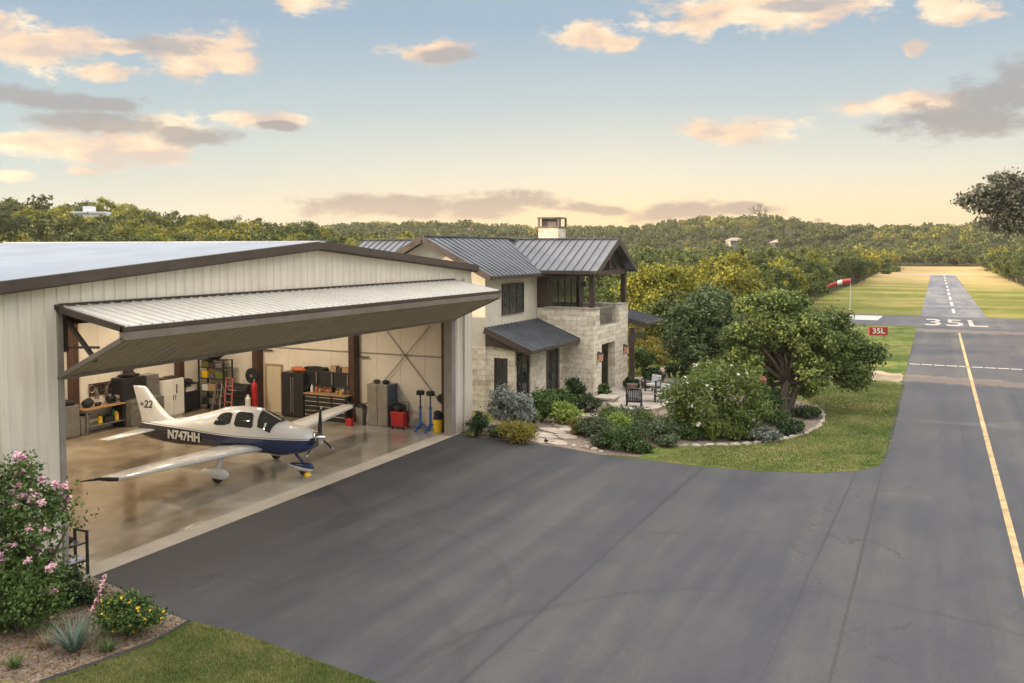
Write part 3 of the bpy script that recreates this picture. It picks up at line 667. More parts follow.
# flagstone path
for k, (px, py, sx, sy) in enumerate(((536, 440.5, .75, .42), (556, 443, .7, .38), (545, 436, .8, .42), (566, 437, .62, .4), (552, 431, .75, .4), (570, 430.5, .55, .4), (562, 425.5, .6, .42), (578, 423, .6, .4), (573, 418, .62, .4), (588, 416, .6, .38), (592, 410, .6, .42))):
    c = at(px, py); n = 7; pl = []
    for i in range(n):
        a = 2 * PI * i / n + rg.uniform(-.2, .2); pl.append((sx * math.cos(a) * rg.uniform(.85, 1.1), sy * math.sin(a) * rg.uniform(.85, 1.1)))
    m = MB(); m.prism(pl, .004, .05); o = m.build('flagstone', M['flag'], loc=(c.x, c.y, 0), bev=.01); o.rotation_euler.z = -.45
    tag(o, 'flat brown flagstone in the garden path leading to the patio', 'flagstone', 'flagstones of the garden path')
# patio slab and its curved wall
pc_ = [A(*p) for p in ((598, 401), (605, 411), (625, 415), (650, 414), (668, 409), (672, 400), (672, 388))]
m = MB(); m.prism([(p[0], p[1]) for p in smooth_poly(pc_ + [(-8.2, 50), (-15.3, 50.0), (-15.3, 42.2)], 1)], .0, .16)
struct('patio', m, M['patio'])
tw = thing('patio_wall', 'low curved limestone wall with pale cap along the near side of the patio', 'wall', (*A(635, 416), 0))
wp = [Vector((*A(*p), 0)) for p in ((607, 408), (618, 415), (635, 418), (652, 417), (667, 412), (676, 404))]
off = tw.location
m = MB(off); c = MB(off)
for a, b in zip(wp, wp[1:]):
    m.bar(a + Vector((0, 0, .16)), b + Vector((0, 0, .16)), .32, .36); c.bar(a + Vector((0, 0, .375)), b + Vector((0, 0, .375)), .44, .07)
m.build('wall_course', M['stone'], tw); c.build('cap', M['edge_stone'], tw)
tp = thing('stone_pillar', 'squat limestone pillar with flat cap at the end of the patio wall', 'pillar', (*A(607, 409), 0)); off = tp.location
q = off; m = MB(off); m.box(q.x - .42, q.x + .42, q.y - .42, q.y + .42, 0, .5); m.build('pillar_body', M['stone'], tp)
m = MB(off); m.box(q.x - .5, q.x + .5, q.y - .5, q.y + .5, .502, .60); m.build('cap', M['edge_stone'], tp, bev=.015)
# ------------------------------------------------------------------ hangar
HX, HB = -17.3, -31.5; HY0, HY1 = 11.74, 32.2; DY0, DY1 = onX(59.5, 430, -17.3).y, 30.75; HZ = 6.22; RY = 22.0; ZE, ZR = 6.62, 7.53
def rz(y): return ZE + (ZR - ZE) * (1 - abs(y - RY) / (RY - HY0)) 
hg = thing('aircraft_hangar', 'pale ribbed steel aircraft hangar with shallow gable roof and wide open door', 'hangar', (HX, RY, 0)); o_ = hg.location
def ribs_x(mb, X, ya, yb, zlo, zhi, side=1, step=.305):
    y = ya + step / 2
    while y < yb:
        lo = zlo(y) if callable(zlo) else zlo; hi = zhi(y) if callable(zhi) else zhi
        x0 = X; x1 = X + side * .035
        mb.extr([(x0, y - .045, lo), (x0, y + .045, lo), (x1, y + .022, lo), (x1, y - .022, lo)], (0, 0, hi - lo))
        y += step
# front wall in four pieces
m = MB(o_)
T = .2
m.box(HX - T, HX, HY0, DY0, 0, HZ); m.box(HX - T, HX, DY1, HY1, 0, HZ)
m.extr([(HX, HY0, HZ), (HX, HY1, HZ), (HX, HY1, rz(HY1)), (HX, RY, ZR), (HX, HY0, rz(HY0))], (-T, 0, 0))
ribs_x(m, HX, HY0, DY0 - .02, .02, HZ); ribs_x(m, HX, DY1 + .05, HY1, .02, HZ)
ribs_x(m, HX, HY0, HY1, HZ, lambda y: rz(y) - .05)
m.build('front_wall', M['white_steel'], hg)
m = MB(o_)
m.box(HB, HX - T, HY0, HY0 + .15, 0, ZE); 
y = HX - T - .2
while y > HB: m.extr([(y - .045, HY0, 0), (y + .045, HY0, 0), (y + .022, HY0 - .035, 0), (y - .022, HY0 - .035, 0)], (0, 0, ZE)); y -= .305
m.build('side_wall', M['white_steel'], hg)
m = MB(o_); m.box(HB, HX - T, HY1 - .15, HY1, 0, ZE); m.build('side_wall', M['white_steel'], hg)
m = MB(o_); m.extr([(HB, HY0, 0), (HB, HY1, 0), (HB, HY1, ZE), (HB, RY, ZR), (HB, HY0, ZE)], (-.15, 0, 0)); m.build('rear_wall', M['white_steel'], hg)
# liner panels
IX = HB + .35; IY0, IY1 = HY0 + .45, 31.5
m = MB(o_)
m.box(HB + .02, IX, IY0, IY1, .02, 6.3); m.box(IX, HX - T - .03, IY1, IY1 + .1, .02, 6.2); m.box(IX, HX - T - .03, IY0 - .1, IY0, .02, 6.2)
y = IY0 + 1.2
while y < IY1: m.box(IX, IX + .012, y, y + .04, .02, 6.3); y += 1.2
x = IX + 1.2
while x < HX - .6: m.box(x, x + .03, IY1 - .012, IY1, .02, 6.2); x += 1.2
m.build('wall_liner', M['liner'], hg)
m = MB(o_); m.hexa([(IX, IY0 - .1, 6.2), (HX - T - .03, IY0 - .1, 6.2), (HX - T - .03, RY, 6.95), (IX, RY, 6.95)], [(IX, IY0 - .1, 6.25), (HX - T - .03, IY0 - .1, 6.25), (HX - T - .03, RY, 7.0), (IX, RY, 7.0)])
m.hexa([(IX, RY, 6.95), (HX - T - .03, RY, 6.95), (HX - T - .03, IY1 + .1, 6.2), (IX, IY1 + .1, 6.2)], [(IX, RY, 7.0), (HX - T - .03, RY, 7.0), (HX - T - .03, IY1 + .1, 6.25), (IX, IY1 + .1, 6.25)])
m.build('ceiling_liner', M['liner'], hg)
m = MB(o_); m.box(IX, -17.86, IY0, IY1, 0, .02); m.build('concrete_floor', M['floor'], hg)
m = MB(o_); m.box(-17.86, -17.2, DY0 - .3, DY1 + .3, 0, .026); m.box(-17.86, -17.84, DY0, DY1, .026, .034); m.build('threshold', M['concrete'], hg)
# roof
OV = .22
for sgn in (-1, 1):
    m = MB(o_); ye = RY + sgn * (10.3 if sgn > 0 else 10.7); ze = ZE - .05 + .05
    x0, x1 = HB - .3, HX + OV
    up = .13
    m.slab([(x0, ye, ze + up), (x1, ye, ze + up), (x1, RY, ZR + up), (x0, RY, ZR + up)], .1)
    x = x0 + .1
    while x < x1 - .05:
        m.hexa([(x - .035, ye, ze + up), (x + .035, ye, ze + up), (x + .035, RY, ZR + up), (x - .035, RY, ZR + up)], [(x - .015, ye, ze + up + .04), (x + .015, ye, ze + up + .04), (x + .015, RY, ZR + up + .04), (x - .015, RY, ZR + up + .04)]); x += .305
    m.build('roof', M['roof_pale'], hg)
    m = MB(o_)   # rake trim
    a = Vector((x1 + .03, ye, ze + .03)); b = Vector((x1 + .03, RY, ZR + .03)); m.hexa([a + Vector((-.05, 0, -.09)), a + Vector((.06, 0, -.09)), b + Vector((.06, 0, -.09)), b + Vector((-.05, 0, -.09))], [a + Vector((-.09, 0, .15)), a + Vector((.06, 0, .15)), b + Vector((.06, 0, .15)), b + Vector((-.09, 0, .15))])
    m.hexa([a + Vector((-.24, 0, -.13)), a + Vector((-.05, 0, -.13)), b + Vector((-.05, 0, -.13)), b + Vector((-.24, 0, -.13))], [a + Vector((-.24, 0, -.05)), a + Vector((-.05, 0, -.05)), b + Vector((-.05, 0, -.05)), b + Vector((-.24, 0, -.05))])
    m.build('rake_trim', M['brown'], hg)
    m = MB(o_); m.box(x0, x1, ye - .12 if sgn < 0 else ye, ye if sgn < 0 else ye + .12, ze - .12, ze + .10); m.build('gutter', M['brown'], hg)
m = MB(o_); m.box(HB - .3, HX + OV + .1, RY - .14, RY + .14, ZR + .135, ZR + .19); m.build('ridge_cap', M['roof_pale'], hg)
# jambs, header
m = MB(o_); m.box(HX - .24, HX + .05, DY0 - .01, DY0 + .12, .03, HZ); m.build('door_jamb', M['grey_trim'], hg)
m = MB(o_); m.box(HX - .30, HX + .05, DY1 - .32, DY1 + .01, .03, HZ); m.build('door_jamb', M['grey_trim'], hg)
m = MB(o_); m.box(HX - .24, HX + .045, DY0 - .05, DY1 + .05, HZ - .06, HZ + .05); m.build('door_header', M['brown'], hg)
# steel columns (wall frames) and girts
def column(x, y, ax, name='steel_column'):
    m = MB(o_)
    if ax == 'y': m.box(x - .14, x + .14, y - .42, y, .03, 6.15)
    else: m.box(x, x + .34, y - .14, y + .14, .03, 6.15)
    m.build(name, M['redbrown'], hg)
for px in (258.5, 354.5): column(onY(px, 415, IY1 - .2).x, IY1, 'y')
m = MB(o_); m.box(HX - .75, HX - .48, IY1 - .5, IY1, .03, 6.15); m.build('steel_column', M['redbrown'], hg)
for px in (76, 131, 142 + 40): column(IX, onX(px, 400, IX + .3).y, 'x')
column(IX + 4.2, IY0 + .5, 'y'); 
m = MB(o_); zg = onY(405, 355, IY1).z
m.box(IX, HX - .8, IY1 - .05, IY1 - .01, zg - .02, zg + .02); m.build('wall_girt', M['grey_trim'], hg)
m = MB(o_); m.box(HX - .9, HX - .6, IY0, IY1 - .5, 5.75, 6.05); m.build('door_girder', M['redbrown'], hg)
def cab(a, b):
    m = MB(o_); m.tube([a, b], .016, 5); m.build('brace_cable', M['brown'], hg)
cab(onY(386, 330, IY1 - .06), onY(446, 410, IY1 - .06)); cab(onY(430, 326, IY1 - .09), onY(385, 380, IY1 - .09))
m = MB(o_)
for px, py in ((364, 357), (268, 350)):
    p = onY(px, py, IY1 - .1); m.bar(p + Vector((-.35, 0, 0)), p + Vector((.25, 0, 0)), .05)
m.build('conduit_bracket', M['brown'], hg)
# personnel door
p0 = onY(268, 410, IY1); p1 = onY(281.5, 366, IY1)
m = MB(o_); m.box(p0.x, p1.x, IY1 - .05, IY1 - .015, .03, p1.z); d = m.build('side_door', M['door_cream'], hg)
m = MB(o_)
m.box(p0.x - .08, p0.x, IY1 - .08, IY1 - .015, .03, p1.z + .08); m.box(p1.x, p1.x + .08, IY1 - .08, IY1 - .015, .03, p1.z + .08); m.box(p0.x, p1.x, IY1 - .08, IY1 - .015, p1.z, p1.z + .08)
m.build('door_frame', M['tan'], d)
# bifold door, folded up
DO = (-15.28, 5.86); DI = (-17.28, 6.22); DLx, DLz = -17.25, 4.68; DOz2 = 5.58
dl = MB(o_); e0, e1_ = DY0 + .02, DY1 - .02
dl.slab([(DI[0], e0, DI[1]), (DO[0], e0, DO[1]), (DO[0], e1_, DO[1]), (DI[0], e1_, DI[1])], .05)
y = e0 + .15
while y < e1_:
    dl.hexa([(DI[0], y - .03, DI[1]), (DO[0], y - .03, DO[1]), (DO[0], y + .03, DO[1]), (DI[0], y + .03, DI[1])], [(DI[0], y - .015, DI[1] + .03), (DO[0], y - .015, DO[1] + .03), (DO[0], y + .015, DO[1] + .03), (DI[0], y + .015, DI[1] + .03)]); y += .305
up_ = dl.build('upper_door_leaf', M['door_skin'], hg)
m = MB(o_); m.box(DO[0] - .06, DO[0] + .06, e0 - .03, e1_ + .03, DO[1] - .12, DO[1] - .01)
for yy in (e0 - .03, e1_ - .02): m.hexa([(DI[0], yy, DI[1] - .12), (DO[0], yy, DO[1] - .12), (DO[0], yy + .07, DO[1] - .12), (DI[0], yy + .07, DI[1] - .12)], [(DI[0], yy, DI[1] + .02), (DO[0], yy, DO[1] + .02), (DO[0], yy + .07, DO[1] + .02), (DI[0], yy + .07, DI[1] + .02)])
m.build('leaf_edge_frame', M['brown'], up_)
y = e0 + .3
m = MB(o_); m.box(DO[0] + .061, DO[0] + .068, e0, e1_, DO[1] - .09, DO[1] - .075); m.build('trim_strip', M['redbrown'], up_)
m = MB(o_)   # hinge line bolts along the fold
m.box(DI[0] - .02, DI[0] + .05, e0, e1_, HZ + .052, HZ + .07)
m.build('hinge', M['brown'], up_)
lw = MB(o_)
lw.hexa([(DLx, e0, DLz), (DO[0] - .02, e0, DOz2 + .02), (DO[0] - .02, e1_, DOz2 + .02), (DLx, e1_, DLz)], [(DLx - .02, e0, DLz + .06), (DO[0] - .04, e0, DOz2 + .08), (DO[0] - .04, e1_, DOz2 + .08), (DLx - .02, e1_, DLz + .06)])
y = e0 + .15; dx_ = DO[0] - .02 - DLx; dz_ = DOz2 + .02 - DLz
while y < e1_:
    lw.hexa([(DLx + .05, y - .012, DLz + .022 - .03), (DO[0] - .08, y - .012, DOz2 - .035), (DO[0] - .08, y + .012, DOz2 - .035), (DLx + .05, y + .012, DLz + .022 - .03)],
            [(DLx + .05, y - .03, DLz + .025), (DO[0] - .08, y - .03, DOz2 + .0), (DO[0] - .08, y + .03, DOz2 + .0), (DLx + .05, y + .03, DLz + .025)]); y += .305
lo_ = lw.build('lower_door_leaf', M['olive'], hg)
m = MB(o_); m.box(DO[0] - .05, DO[0] + .09, e0 - .04, e1_ + .04, DOz2 + .0, DOz2 + .158)
m.box(DLx - .08, DLx + .06, e0 - .03, e1_ + .03, DLz - .06, DLz + .02)
for yy in (e0 - .04, e1_ - .02): m.hexa([(DLx, yy, DLz - .04), (DO[0], yy, DOz2 - .04), (DO[0], yy + .06, DOz2 - .04), (DLx, yy + .06, DLz - .04)], [(DLx, yy, DLz + .06), (DO[0], yy, DOz2 + .06), (DO[0], yy + .06, DOz2 + .06), (DLx, yy + .06, DLz + .06)])
m.build('leaf_edge_frame', M['grey_brown'], lo_)
m = MB(o_)
m = None
for yy in (DY0 + .25, DY1 - .3):
    m = MB(o_); m.bar((HX - .1, yy, 6.0), (HX + .9, yy, 5.05), .08); m.bar((HX - .1, yy, 5.3), (HX + 1.0, yy, 5.35), .05); m.bar((HX - .06, yy, 5.2), (HX - .06, yy, 6.0), .08)
    m.build('door_strut', M['brown'], hg)
m = MB(o_); m.box(HX + .02, HX + .11, HY1 - .75, HY1 - .66, .02, 6.3); m.build('downpipe', M['white_steel'], hg)

# ------------------------------------------------------------------ hangar contents
Z0 = .02
def Bspan(p0, p1, depth):    # on the rear wall: centre, width
    X = IX + depth; a = onX(p0, 410, X).y; b = onX(p1, 410, X).y; return (IX + depth / 2 + .04, (a + b) / 2), b - a
def Bz(px, py, depth): return onX(px, py, IX + depth).z
def Rspan(p0, p1, depth):
    Y = IY1 - depth; a = onY(p0, 410, Y).x; b = onY(p1, 410, Y).x; return ((a + b) / 2, IY1 - depth / 2 - .04), b - a
def Rz(px, py, depth): return onY(px, py, IY1 - depth).z
def put(name, label, cat, side, p0, p1, depth, group=None, z=Z0):
    (c, wd) = (Bspan if side == 'B' else Rspan)(p0, p1, depth)
    t = thing(name, label, cat, (c[0], c[1], z), PI / 2 if side == 'B' else 0, group); return t, wd
def cabinet(name, label, cat, side, p0, p1, depth, top, mat, doors=2, mat2=None, group=None, handle=True, drawers=0):
    t, wd = put(name, label, cat, side, p0, p1, depth, group)
    h = ((Bz if side == 'B' else Rz)((p0 + p1) / 2, top, depth)) - Z0; w2 = wd / 2; d2 = depth / 2
    m = MB(); m.box(-w2, w2, -d2 + .03, d2, .06, h); m.box(-w2 + .04, w2 - .04, -d2 + .06, d2 - .02, 0, .06); m.build('carcass', mat, t, bev=.008)
    if drawers:
        cols = doors; cw = wd / cols
        for c in range(cols):
            for r in range(drawers):
                z0 = .08 + (h - .12) * r / drawers; z1 = .08 + (h - .12) * (r + 1) / drawers - .02
                m = MB(); m.box(-w2 + c * cw + .02, -w2 + (c + 1) * cw - .02, -d2 + .005, -d2 + .028, z0, z1); dd = m.build('drawer', mat, t)
                m = MB(); m.box(-w2 + c * cw + .05, -w2 + (c + 1) * cw - .05, -d2 - .02, -d2 + .003, z1 - .05, z1 - .02); m.build('handle', mat2 or M['chrome'], dd)
    else:
        for c in range(doors):
            cw = wd / doors; x0 = -w2 + c * cw + .012; x1 = x0 + cw - .024
            m = MB(); m.box(x0, x1, -d2, -d2 + .028, .09, h - .02); dd = m.build('door', mat, t, bev=.004)
            if handle:
                hx = x1 - .06 if c % 2 == 0 else x0 + .03
                m = MB(); m.box(hx, hx + .035, -d2 - .03, -d2 - .002, h * .12 if mat2 else h * .45, h * .9 if mat2 else h * .58); m.build('handle', mat2 or M['chrome'], dd)
    return t, wd, h
def things_on(loc, dx, parts, label, cat, name, rotz=0, group=None):
    pass
def lump(name, label, cat, c, r, mat, seed=1, extra=None, group=None):
    m = MB(); m.blob((0, 0, r[2] * .9), r, seed, 12, .16); 
    if extra: extra(m)
    o = m.build(name, mat, smooth=True, loc=c); return tag(o, label, cat, group)

# rear wall, left to right
t, wd, h = cabinet('rolling_cart', 'stainless cabinet cart under a black cover beside the left steel post', 'cart', 'B', 61, 79, .7, 406, M['steel'], 1, handle=False)
m = MB(); m.blob((0, 0, h + .08), (wd / 2, .36, .14), 4, 12, .15); m.build('cover', M['black_rubber'], t)
t, wd = put('waste_bin', 'round grey waste bin at the left end of the workbench', 'bin', 'B', 80, 91, .5)
m = MB(); m.lathe((0, 0, 0), [(.22, 0), (.24, .02), (.29, .72), (.31, .74), (.31, .77), (.27, .77), (.22, .08)], 18); m.build('bin_body', M['grey_trim'], t, smooth=False)
m = MB(); m.lathe((0, 0, .74), [(.275, 0), (.29, .03), (.12, .07), (.1, .05)], 16); m.build('liner_bag', M['black_rubber'], t)
BD = .75
t, wd = put('workbench', 'wooden topped workbench with grey steel legs and lower shelf against the rear wall', 'workbench', 'B', 84, 129.5, BD)
zt = Bz(107, 405.5, BD) - Z0; w2 = wd / 2; wb = t
m = MB(); m.box(-w2, w2, -BD / 2, BD / 2, zt - .06, zt); m.build('bench_top', M['wood'], t, bev=.005)
for sx in (-1, 1):
    for sy in (-1, 1):
        m = MB(); m.box(sx * (w2 - .14) - .035, sx * (w2 - .14) + .035, sy * (BD / 2 - .07) - .035, sy * (BD / 2 - .07) + .035, .09, zt - .062); m.lathe((sx * (w2 - .14), sy * (BD / 2 - .07), 0), [(.03, 0), (.05, .03), (.05, .07), (.02, .088)], 8); m.build('leg', M['steel'], t)
m = MB(); m.box(-w2 + .18, w2 - .18, -BD / 2 + .04, BD / 2 - .04, .3, .33); m.build('shelf', M['steel'], t)
def bench_loc(px, dz, dep=.45, z=None):
    p = onX(px, 405, IX + dep); return (IX + dep, p.y, Z0 + (zt if z is None else z) + .003)
lump('helmet', 'black helmet lying on the left end of the workbench', 'helmet', bench_loc(88, 0), (.2, .24, .2), M['black_rubber'], 2)
lump('power_tool', 'small dark power tool on the middle of the workbench', 'tool', bench_loc(98, 0), (.1, .17, .08), M['black_metal'], 5)
for k, (px, mt, lb) in enumerate(((111, M['black_metal'], 'dark speaker shaped box at the right of the workbench'), (118, M['grey_trim'], 'grey bench grinder on the right end of the workbench'))):
    p = bench_loc(px, 0); t = thing('bench_grinder', lb, 'tool', p, PI / 2)
    m = MB(); m.box(-.12, .12, -.1, .1, 0, .06); m.lathe((0, 0, .06), [(.05, 0), (.05, .08)], 8); m.tube([(-.1, 0, .2), (.1, 0, .2)], .09, 10); m.build('motor', mt, t)
    for sx in (-1, 1):
        m = MB(); m.tube([(sx * .102, 0, .2), (sx * .17, 0, .2)], .13, 14); m.build('wheel', M['steel'] if k else M['black_rubber'], t)
for px, hh, mt, lb in ((99.5, .34, 'yellow', 'yellow jug on the bench shelf next to the waste bin'), (116, .40, 'yellow', 'tall yellow jug on the bench shelf under the grinder'), (121.5, .36, 'yellow', 'yellow jug at the right end of the bench shelf'), (113.2, .5, 'green', 'green bottle standing behind the yellow jugs on the bench shelf')):
    p = bench_loc(px, 0, .5 if mt == 'yellow' else .3, .333); t = thing('jug', lb, 'jug', p)
    m = MB(); m.lathe((0, 0, 0), [(.09, 0), (.1, .02), (.1, hh * .7), (.05, hh * .9), (.035, hh * .92)], 12); m.build('jug_body', M[mt], t)
    m = MB(); m.lathe((0, 0, hh * .921), [(.04, 0), (.04, .04)], 10); m.build('cap', M['black_rubber'], t)
p = bench_loc(107, 0, .45, .333); t = thing('tool_case', 'black tool case on the middle of the bench shelf', 'case', p, PI / 2)
m = MB(); m.box(-.24, .24, -.16, .16, 0, .24); m.build('case_body', M['black_rubber'], t, bev=.02); m = MB(); m.tube([(-.08, -.02, .24), (-.07, -.02, .29), (.07, -.02, .29), (.08, -.02, .24)], .012, 6); m.build('handle', M['black_metal'], t)
# pegboard on the rear wall
ya, yb = onX(88.5, 387, IX).y, onX(112, 387, IX).y; za, zb = onX(100, 395, IX).z, onX(100, 382.5, IX).z
t = thing('tool_board', 'dark board hung with round tools on the rear wall above the workbench', 'board', (IX + .03, (ya + yb) / 2, za)); off = t.location
m = MB(off); m.box(IX + .005, IX + .03, ya, yb, za, zb); m.build('backing', M['redbrown'], t)
for k in range(5):
    yy = ya + (yb - ya) * (.1 + .2 * k); m = MB(off)
    zc = (za + zb) / 2 + .05 * (-1) ** k; n = 10
    if k % 2 == 0: m.tube([(IX + .06, yy + .15 * math.cos(q * 2 * PI / n), zc + .15 * math.sin(q * 2 * PI / n)) for q in range(n + 1)], .025, 5)
    else: m.bar((IX + .05, yy - .07, zc - .3), (IX + .05, yy, zc + .15), .05); m.bar((IX + .07, yy + .07, zc - .35), (IX + .05, yy, zc + .12), .05)
    m.build('hand_tool', M['steel'] if k != 2 else M['black_metal'], t)
# refrigerator-like black cabinet, lockers
t, wd, h = cabinet('storage_cabinet', 'tall black cabinet beside the workbench with an open middle bay', 'cabinet', 'B', 123, 145.5, .7, 377, M['black_metal'], 2)
m = MB(); m.blob((0, 0, h + .07), (wd * .42, .26, .1), 8, 12, .25); m.build('cloth', M['black_rubber'], t)
t, wd, h = cabinet('locker', 'tall grey steel locker on the right of the black cabinet', 'locker', 'B', 146.5, 159, .6, 374.5, M['steel'], 1)
t, wd, h = cabinet('base_cabinet', 'low steel base cabinet with drawers below the black cabinet', 'cabinet', 'B', 131, 143, 1.05, 400, M['steel'], 1, drawers=3)
t, wd, h = cabinet('base_cabinet', 'low steel base cabinet behind the tail fin', 'cabinet', 'B', 148, 164, .95, 397, M['steel'], 2)
t, wd, h = cabinet('white_cabinet', 'tall white two door cabinet behind the tail of the aircraft', 'cabinet', 'B', 163, 184, .75, 379, M['white_paint'], 2)
m = MB(); m.box(-wd / 2 + .05, wd / 2 - .1, -.3, .2, h + .004, h + .07); m.box(-.15, .3, -.2, .1, h + .07, h + .11); b_ = m.build('flat_box', M['dark_wood'], loc=t.location); b_.rotation_euler.z = PI / 2; tag(b_, 'flat dark boxes lying on top of the white cabinet', 'box')
m = MB(); m.tube([(.12, -.40, h * .86), (.15, -.42, h * .8), (.11, -.42, h * .72), (.14, -.42, h * .62)], .025, 6); m.build('hanging_hook', M['black_metal'], t)
# black cart with papers
t, wd = put('tool_trolley', 'black tool trolley stacked with white papers right of the white cabinet', 'trolley', 'B', 185, 199, .6)
m = MB(); m.box(-.42, .42, -.28, .28, .1, .95); m.box(-.40, .40, -.26, .26, 1.25, 1.32); m.box(-.4, -.36, -.26, -.22, .95, 1.25); m.box(.36, .4, -.26, -.22, .95, 1.25); m.box(-.4, -.36, .2, .24, .95, 1.25); m.box(.36, .4, .2, .24, .95, 1.25); m.build('trolley_frame', M['black_metal'], t, bev=.01)
for sx in (-1, 1):
    for sy in (-1, 1): m = MB(); m.tube([(sx * .34 - .02, sy * .2, .05), (sx * .34 + .02, sy * .2, .05)], .05, 10); m.build('wheel', M['black_rubber'], t)
m = MB(); m.box(-.25, .22, -.2, .15, .952, 1.08); m.box(-.2, .25, -.22, .14, 1.08, 1.14); m.build('paper_stack', M['white_paint'], t)
m = MB(); m.blob((0, 0, 1.40), (.3, .22, .12), 6, 10, .2); m.build('bag', M['black_rubber'], t)
# shelving rack, stands in the corner
cx_, cy_ = onY(213, 400, IY1 - .9).x, IY1 - .75
cx_ = max(cx_, IX + 1.2)
t = thing('shelving_rack', 'black metal shelving rack crowded with boxes in the far hangar corner', 'shelving', (cx_, cy_, Z0))
sw, sh = 1.5, 2.35
for sx in (-1, 1):
    for sy in (-1, 1): m = MB(); m.box(sx * sw / 2 - .03, sx * sw / 2 + .03, sy * .28 - .03, sy * .28 + .03, 0, sh); m.build('upright', M['black_metal'], t)
lv = (.25, .85, 1.45, 1.95, 2.32)
for z in lv: m = MB(); m.box(-sw / 2 + .03, sw / 2 - .03, -.27, .27, z, z + .03); m.build('shelf', M['black_metal'], t)
rg = random.Random(11)
cmap = [('dark_wood', 'dark'), ('yellow', 'yellow'), ('tan', 'cardboard'), ('steel', 'grey'), ('lime_p', 'olive'), ('black_rubber', 'black'), ('blue', 'blue'), ('white_paint', 'white')]
M['lime_p'] = simple('olive_plastic', (.15, .16, .06), .5, 0, .1, 5)
lvn = ('bottom', 'second', 'third', 'fourth')
for li, z in enumerate(lv[:4]):
    x = -sw / 2 + .08; seq = [(5, 3, 0), (7, 2, 5), (1, 3, 4), (4, 0, 3)][li]
    for k, ci in enumerate(seq):
        bw = rg.uniform(.32, .42); bh = rg.uniform(.2, .36); m = MB(); m.box(0, bw, -.2, .18, 0, bh); m.box(-.008, bw + .008, -.208, .188, bh * .8, bh * .9)
        o = m.build('storage_box', M[cmap[ci][0]], loc=(cx_ + x, cy_, Z0 + z + .032), bev=.01); x += bw + .06
        tag(o, f"{cmap[ci][1]} storage box, {('left', 'middle', 'right')[k]} on the {lvn[li]} shelf of the black rack", 'box')
lump('duffel_bag', 'black duffel bag lying on top of the shelving rack', 'bag', (cx_ - .1, cy_, Z0 + 2.353), (.62, .28, .24), M['black_rubber'], 9)
# engine hoist, faded red
hx = onY(224, 400, IY1 - 2.3).x; t = thing('hand_truck', 'faded red hand truck with ladder-like frame standing before the rack', 'hand truck', (hx, IY1 - 2.1, Z0))
m = MB(); 
for sx in (-1, 1): m.tube([(sx * .2, 0, .1), (sx * .2, .1, 1.2), (sx * .17, .16, 1.75)], .03, 8)
for z in (.35, .7, 1.05, 1.4, 1.75): m.tube([(-.2, .02 + z * .07, z), (.2, .02 + z * .07, z)], .022, 6)
m.build('frame', M['pink_red'], t)
m = MB(); m.box(-.24, .24, -.25, .02, .02, .04); m.build('toe_plate', M['steel'], t)
for sx in (-1, 1): m = MB(); m.tube([(sx * .27 - .03, .12, .13), (sx * .27 + .03, .12, .13)], .13, 14); m.build('wheel', M['black_rubber'], t)
hx = onY(218, 400, IY1 - 2.1).x; t = thing('stepladder', 'pale aluminium stepladder leaning open beside the red hand truck', 'ladder', (hx, IY1 - 2.0, Z0))
for sy, nm in ((-1, 'front_frame'), (1, 'rear_frame')):
    m = MB()
    for sx in (-1, 1): m.bar((sx * .24, sy * .32, 0), (sx * .16, 0, 1.5), .04)
    for z in (.3, .6, .9, 1.2): q = z / 1.5; m.bar((-.24 + .08 * q, sy * .32 * (1 - q), z), (.24 - .08 * q, sy * .32 * (1 - q), z), .05, .02)
    m.build(nm, M['steel'], t)
# grill / cart and fan
gx = onY(240, 405, IY1 - 1.0).x; t = thing('barbecue_grill', 'black covered barbecue grill standing left of the round fan', 'grill', (gx - .1, IY1 - .8, Z0))
m = MB(); m.hexa([(-.6, -.3, .75), (.6, -.3, .75), (.6, .3, .75), (-.6, .3, .75)], [(-.66, -.34, 1.0), (.66, -.34, 1.0), (.66, .34, 1.0), (-.66, .34, 1.0)]); m.build('firebox', M['black_metal'], t)
m = MB(); m.tube([(-.5, .05, 1.03), (.5, .05, 1.03)], .3, 16); m.build('lid', M['black_metal'], t)
m = MB(); m.box(-.55, .55, -.26, .26, .12, .73); m.build('cart_body', M['black_rubber'], t, bev=.01)
m = MB(); m.bar((-.4, -.38, 1.08), (.4, -.38, 1.08), .03); m.build('handle', M['chrome'], t)
fx = onY(245, 405, IY1 - .8).x; t = thing('pedestal_fan', 'round black pedestal fan rising behind the grill', 'fan', (fx + .1, IY1 - .6 + .25, Z0))
fz = onY(244.5, 375.5, IY1 - .5).z - Z0
m = MB(); m.lathe((0, 0, 0), [(.22, 0), (.22, .03), (.03, .05)], 16); m.tube([(0, 0, .04), (0, 0, fz - .1)], .025, 8); m.build('stand', M['black_metal'], t)
m = MB(); m.tube([(0, -.12, fz), (0, .02, fz)], [.36, .34], 20); m.build('fan_cage', M['black_rubber'], t); m = MB(); m.tube([(0, -.15, fz), (0, -.122, fz)], .08, 12); m.build('hub', M['steel'], t)
gx = onY(248, 405, IY1 - 1.1).x; m = MB(); m.lathe((0, 0, 0), [(.11, 0), (.12, .03), (.12, .75), (.06, .84), (.05, .92)], 14); o = m.build('gas_cylinder', M['white_paint'], loc=(gx, IY1 - 1.1, Z0), smooth=False); tag(o, 'slim white gas cylinder between the grill and the red cylinder', 'cylinder')
gx = onY(254.5, 405, IY1 - .75).x; t = thing('gas_cylinder', 'tall red gas cylinder by the steel post', 'cylinder', (gx, IY1 - .75, Z0))
m = MB(); m.lathe((0, 0, 0), [(.13, 0), (.14, .03), (.14, 1.25), (.1, 1.38), (.04, 1.45)], 16); m.build('tank', M['red'], t)
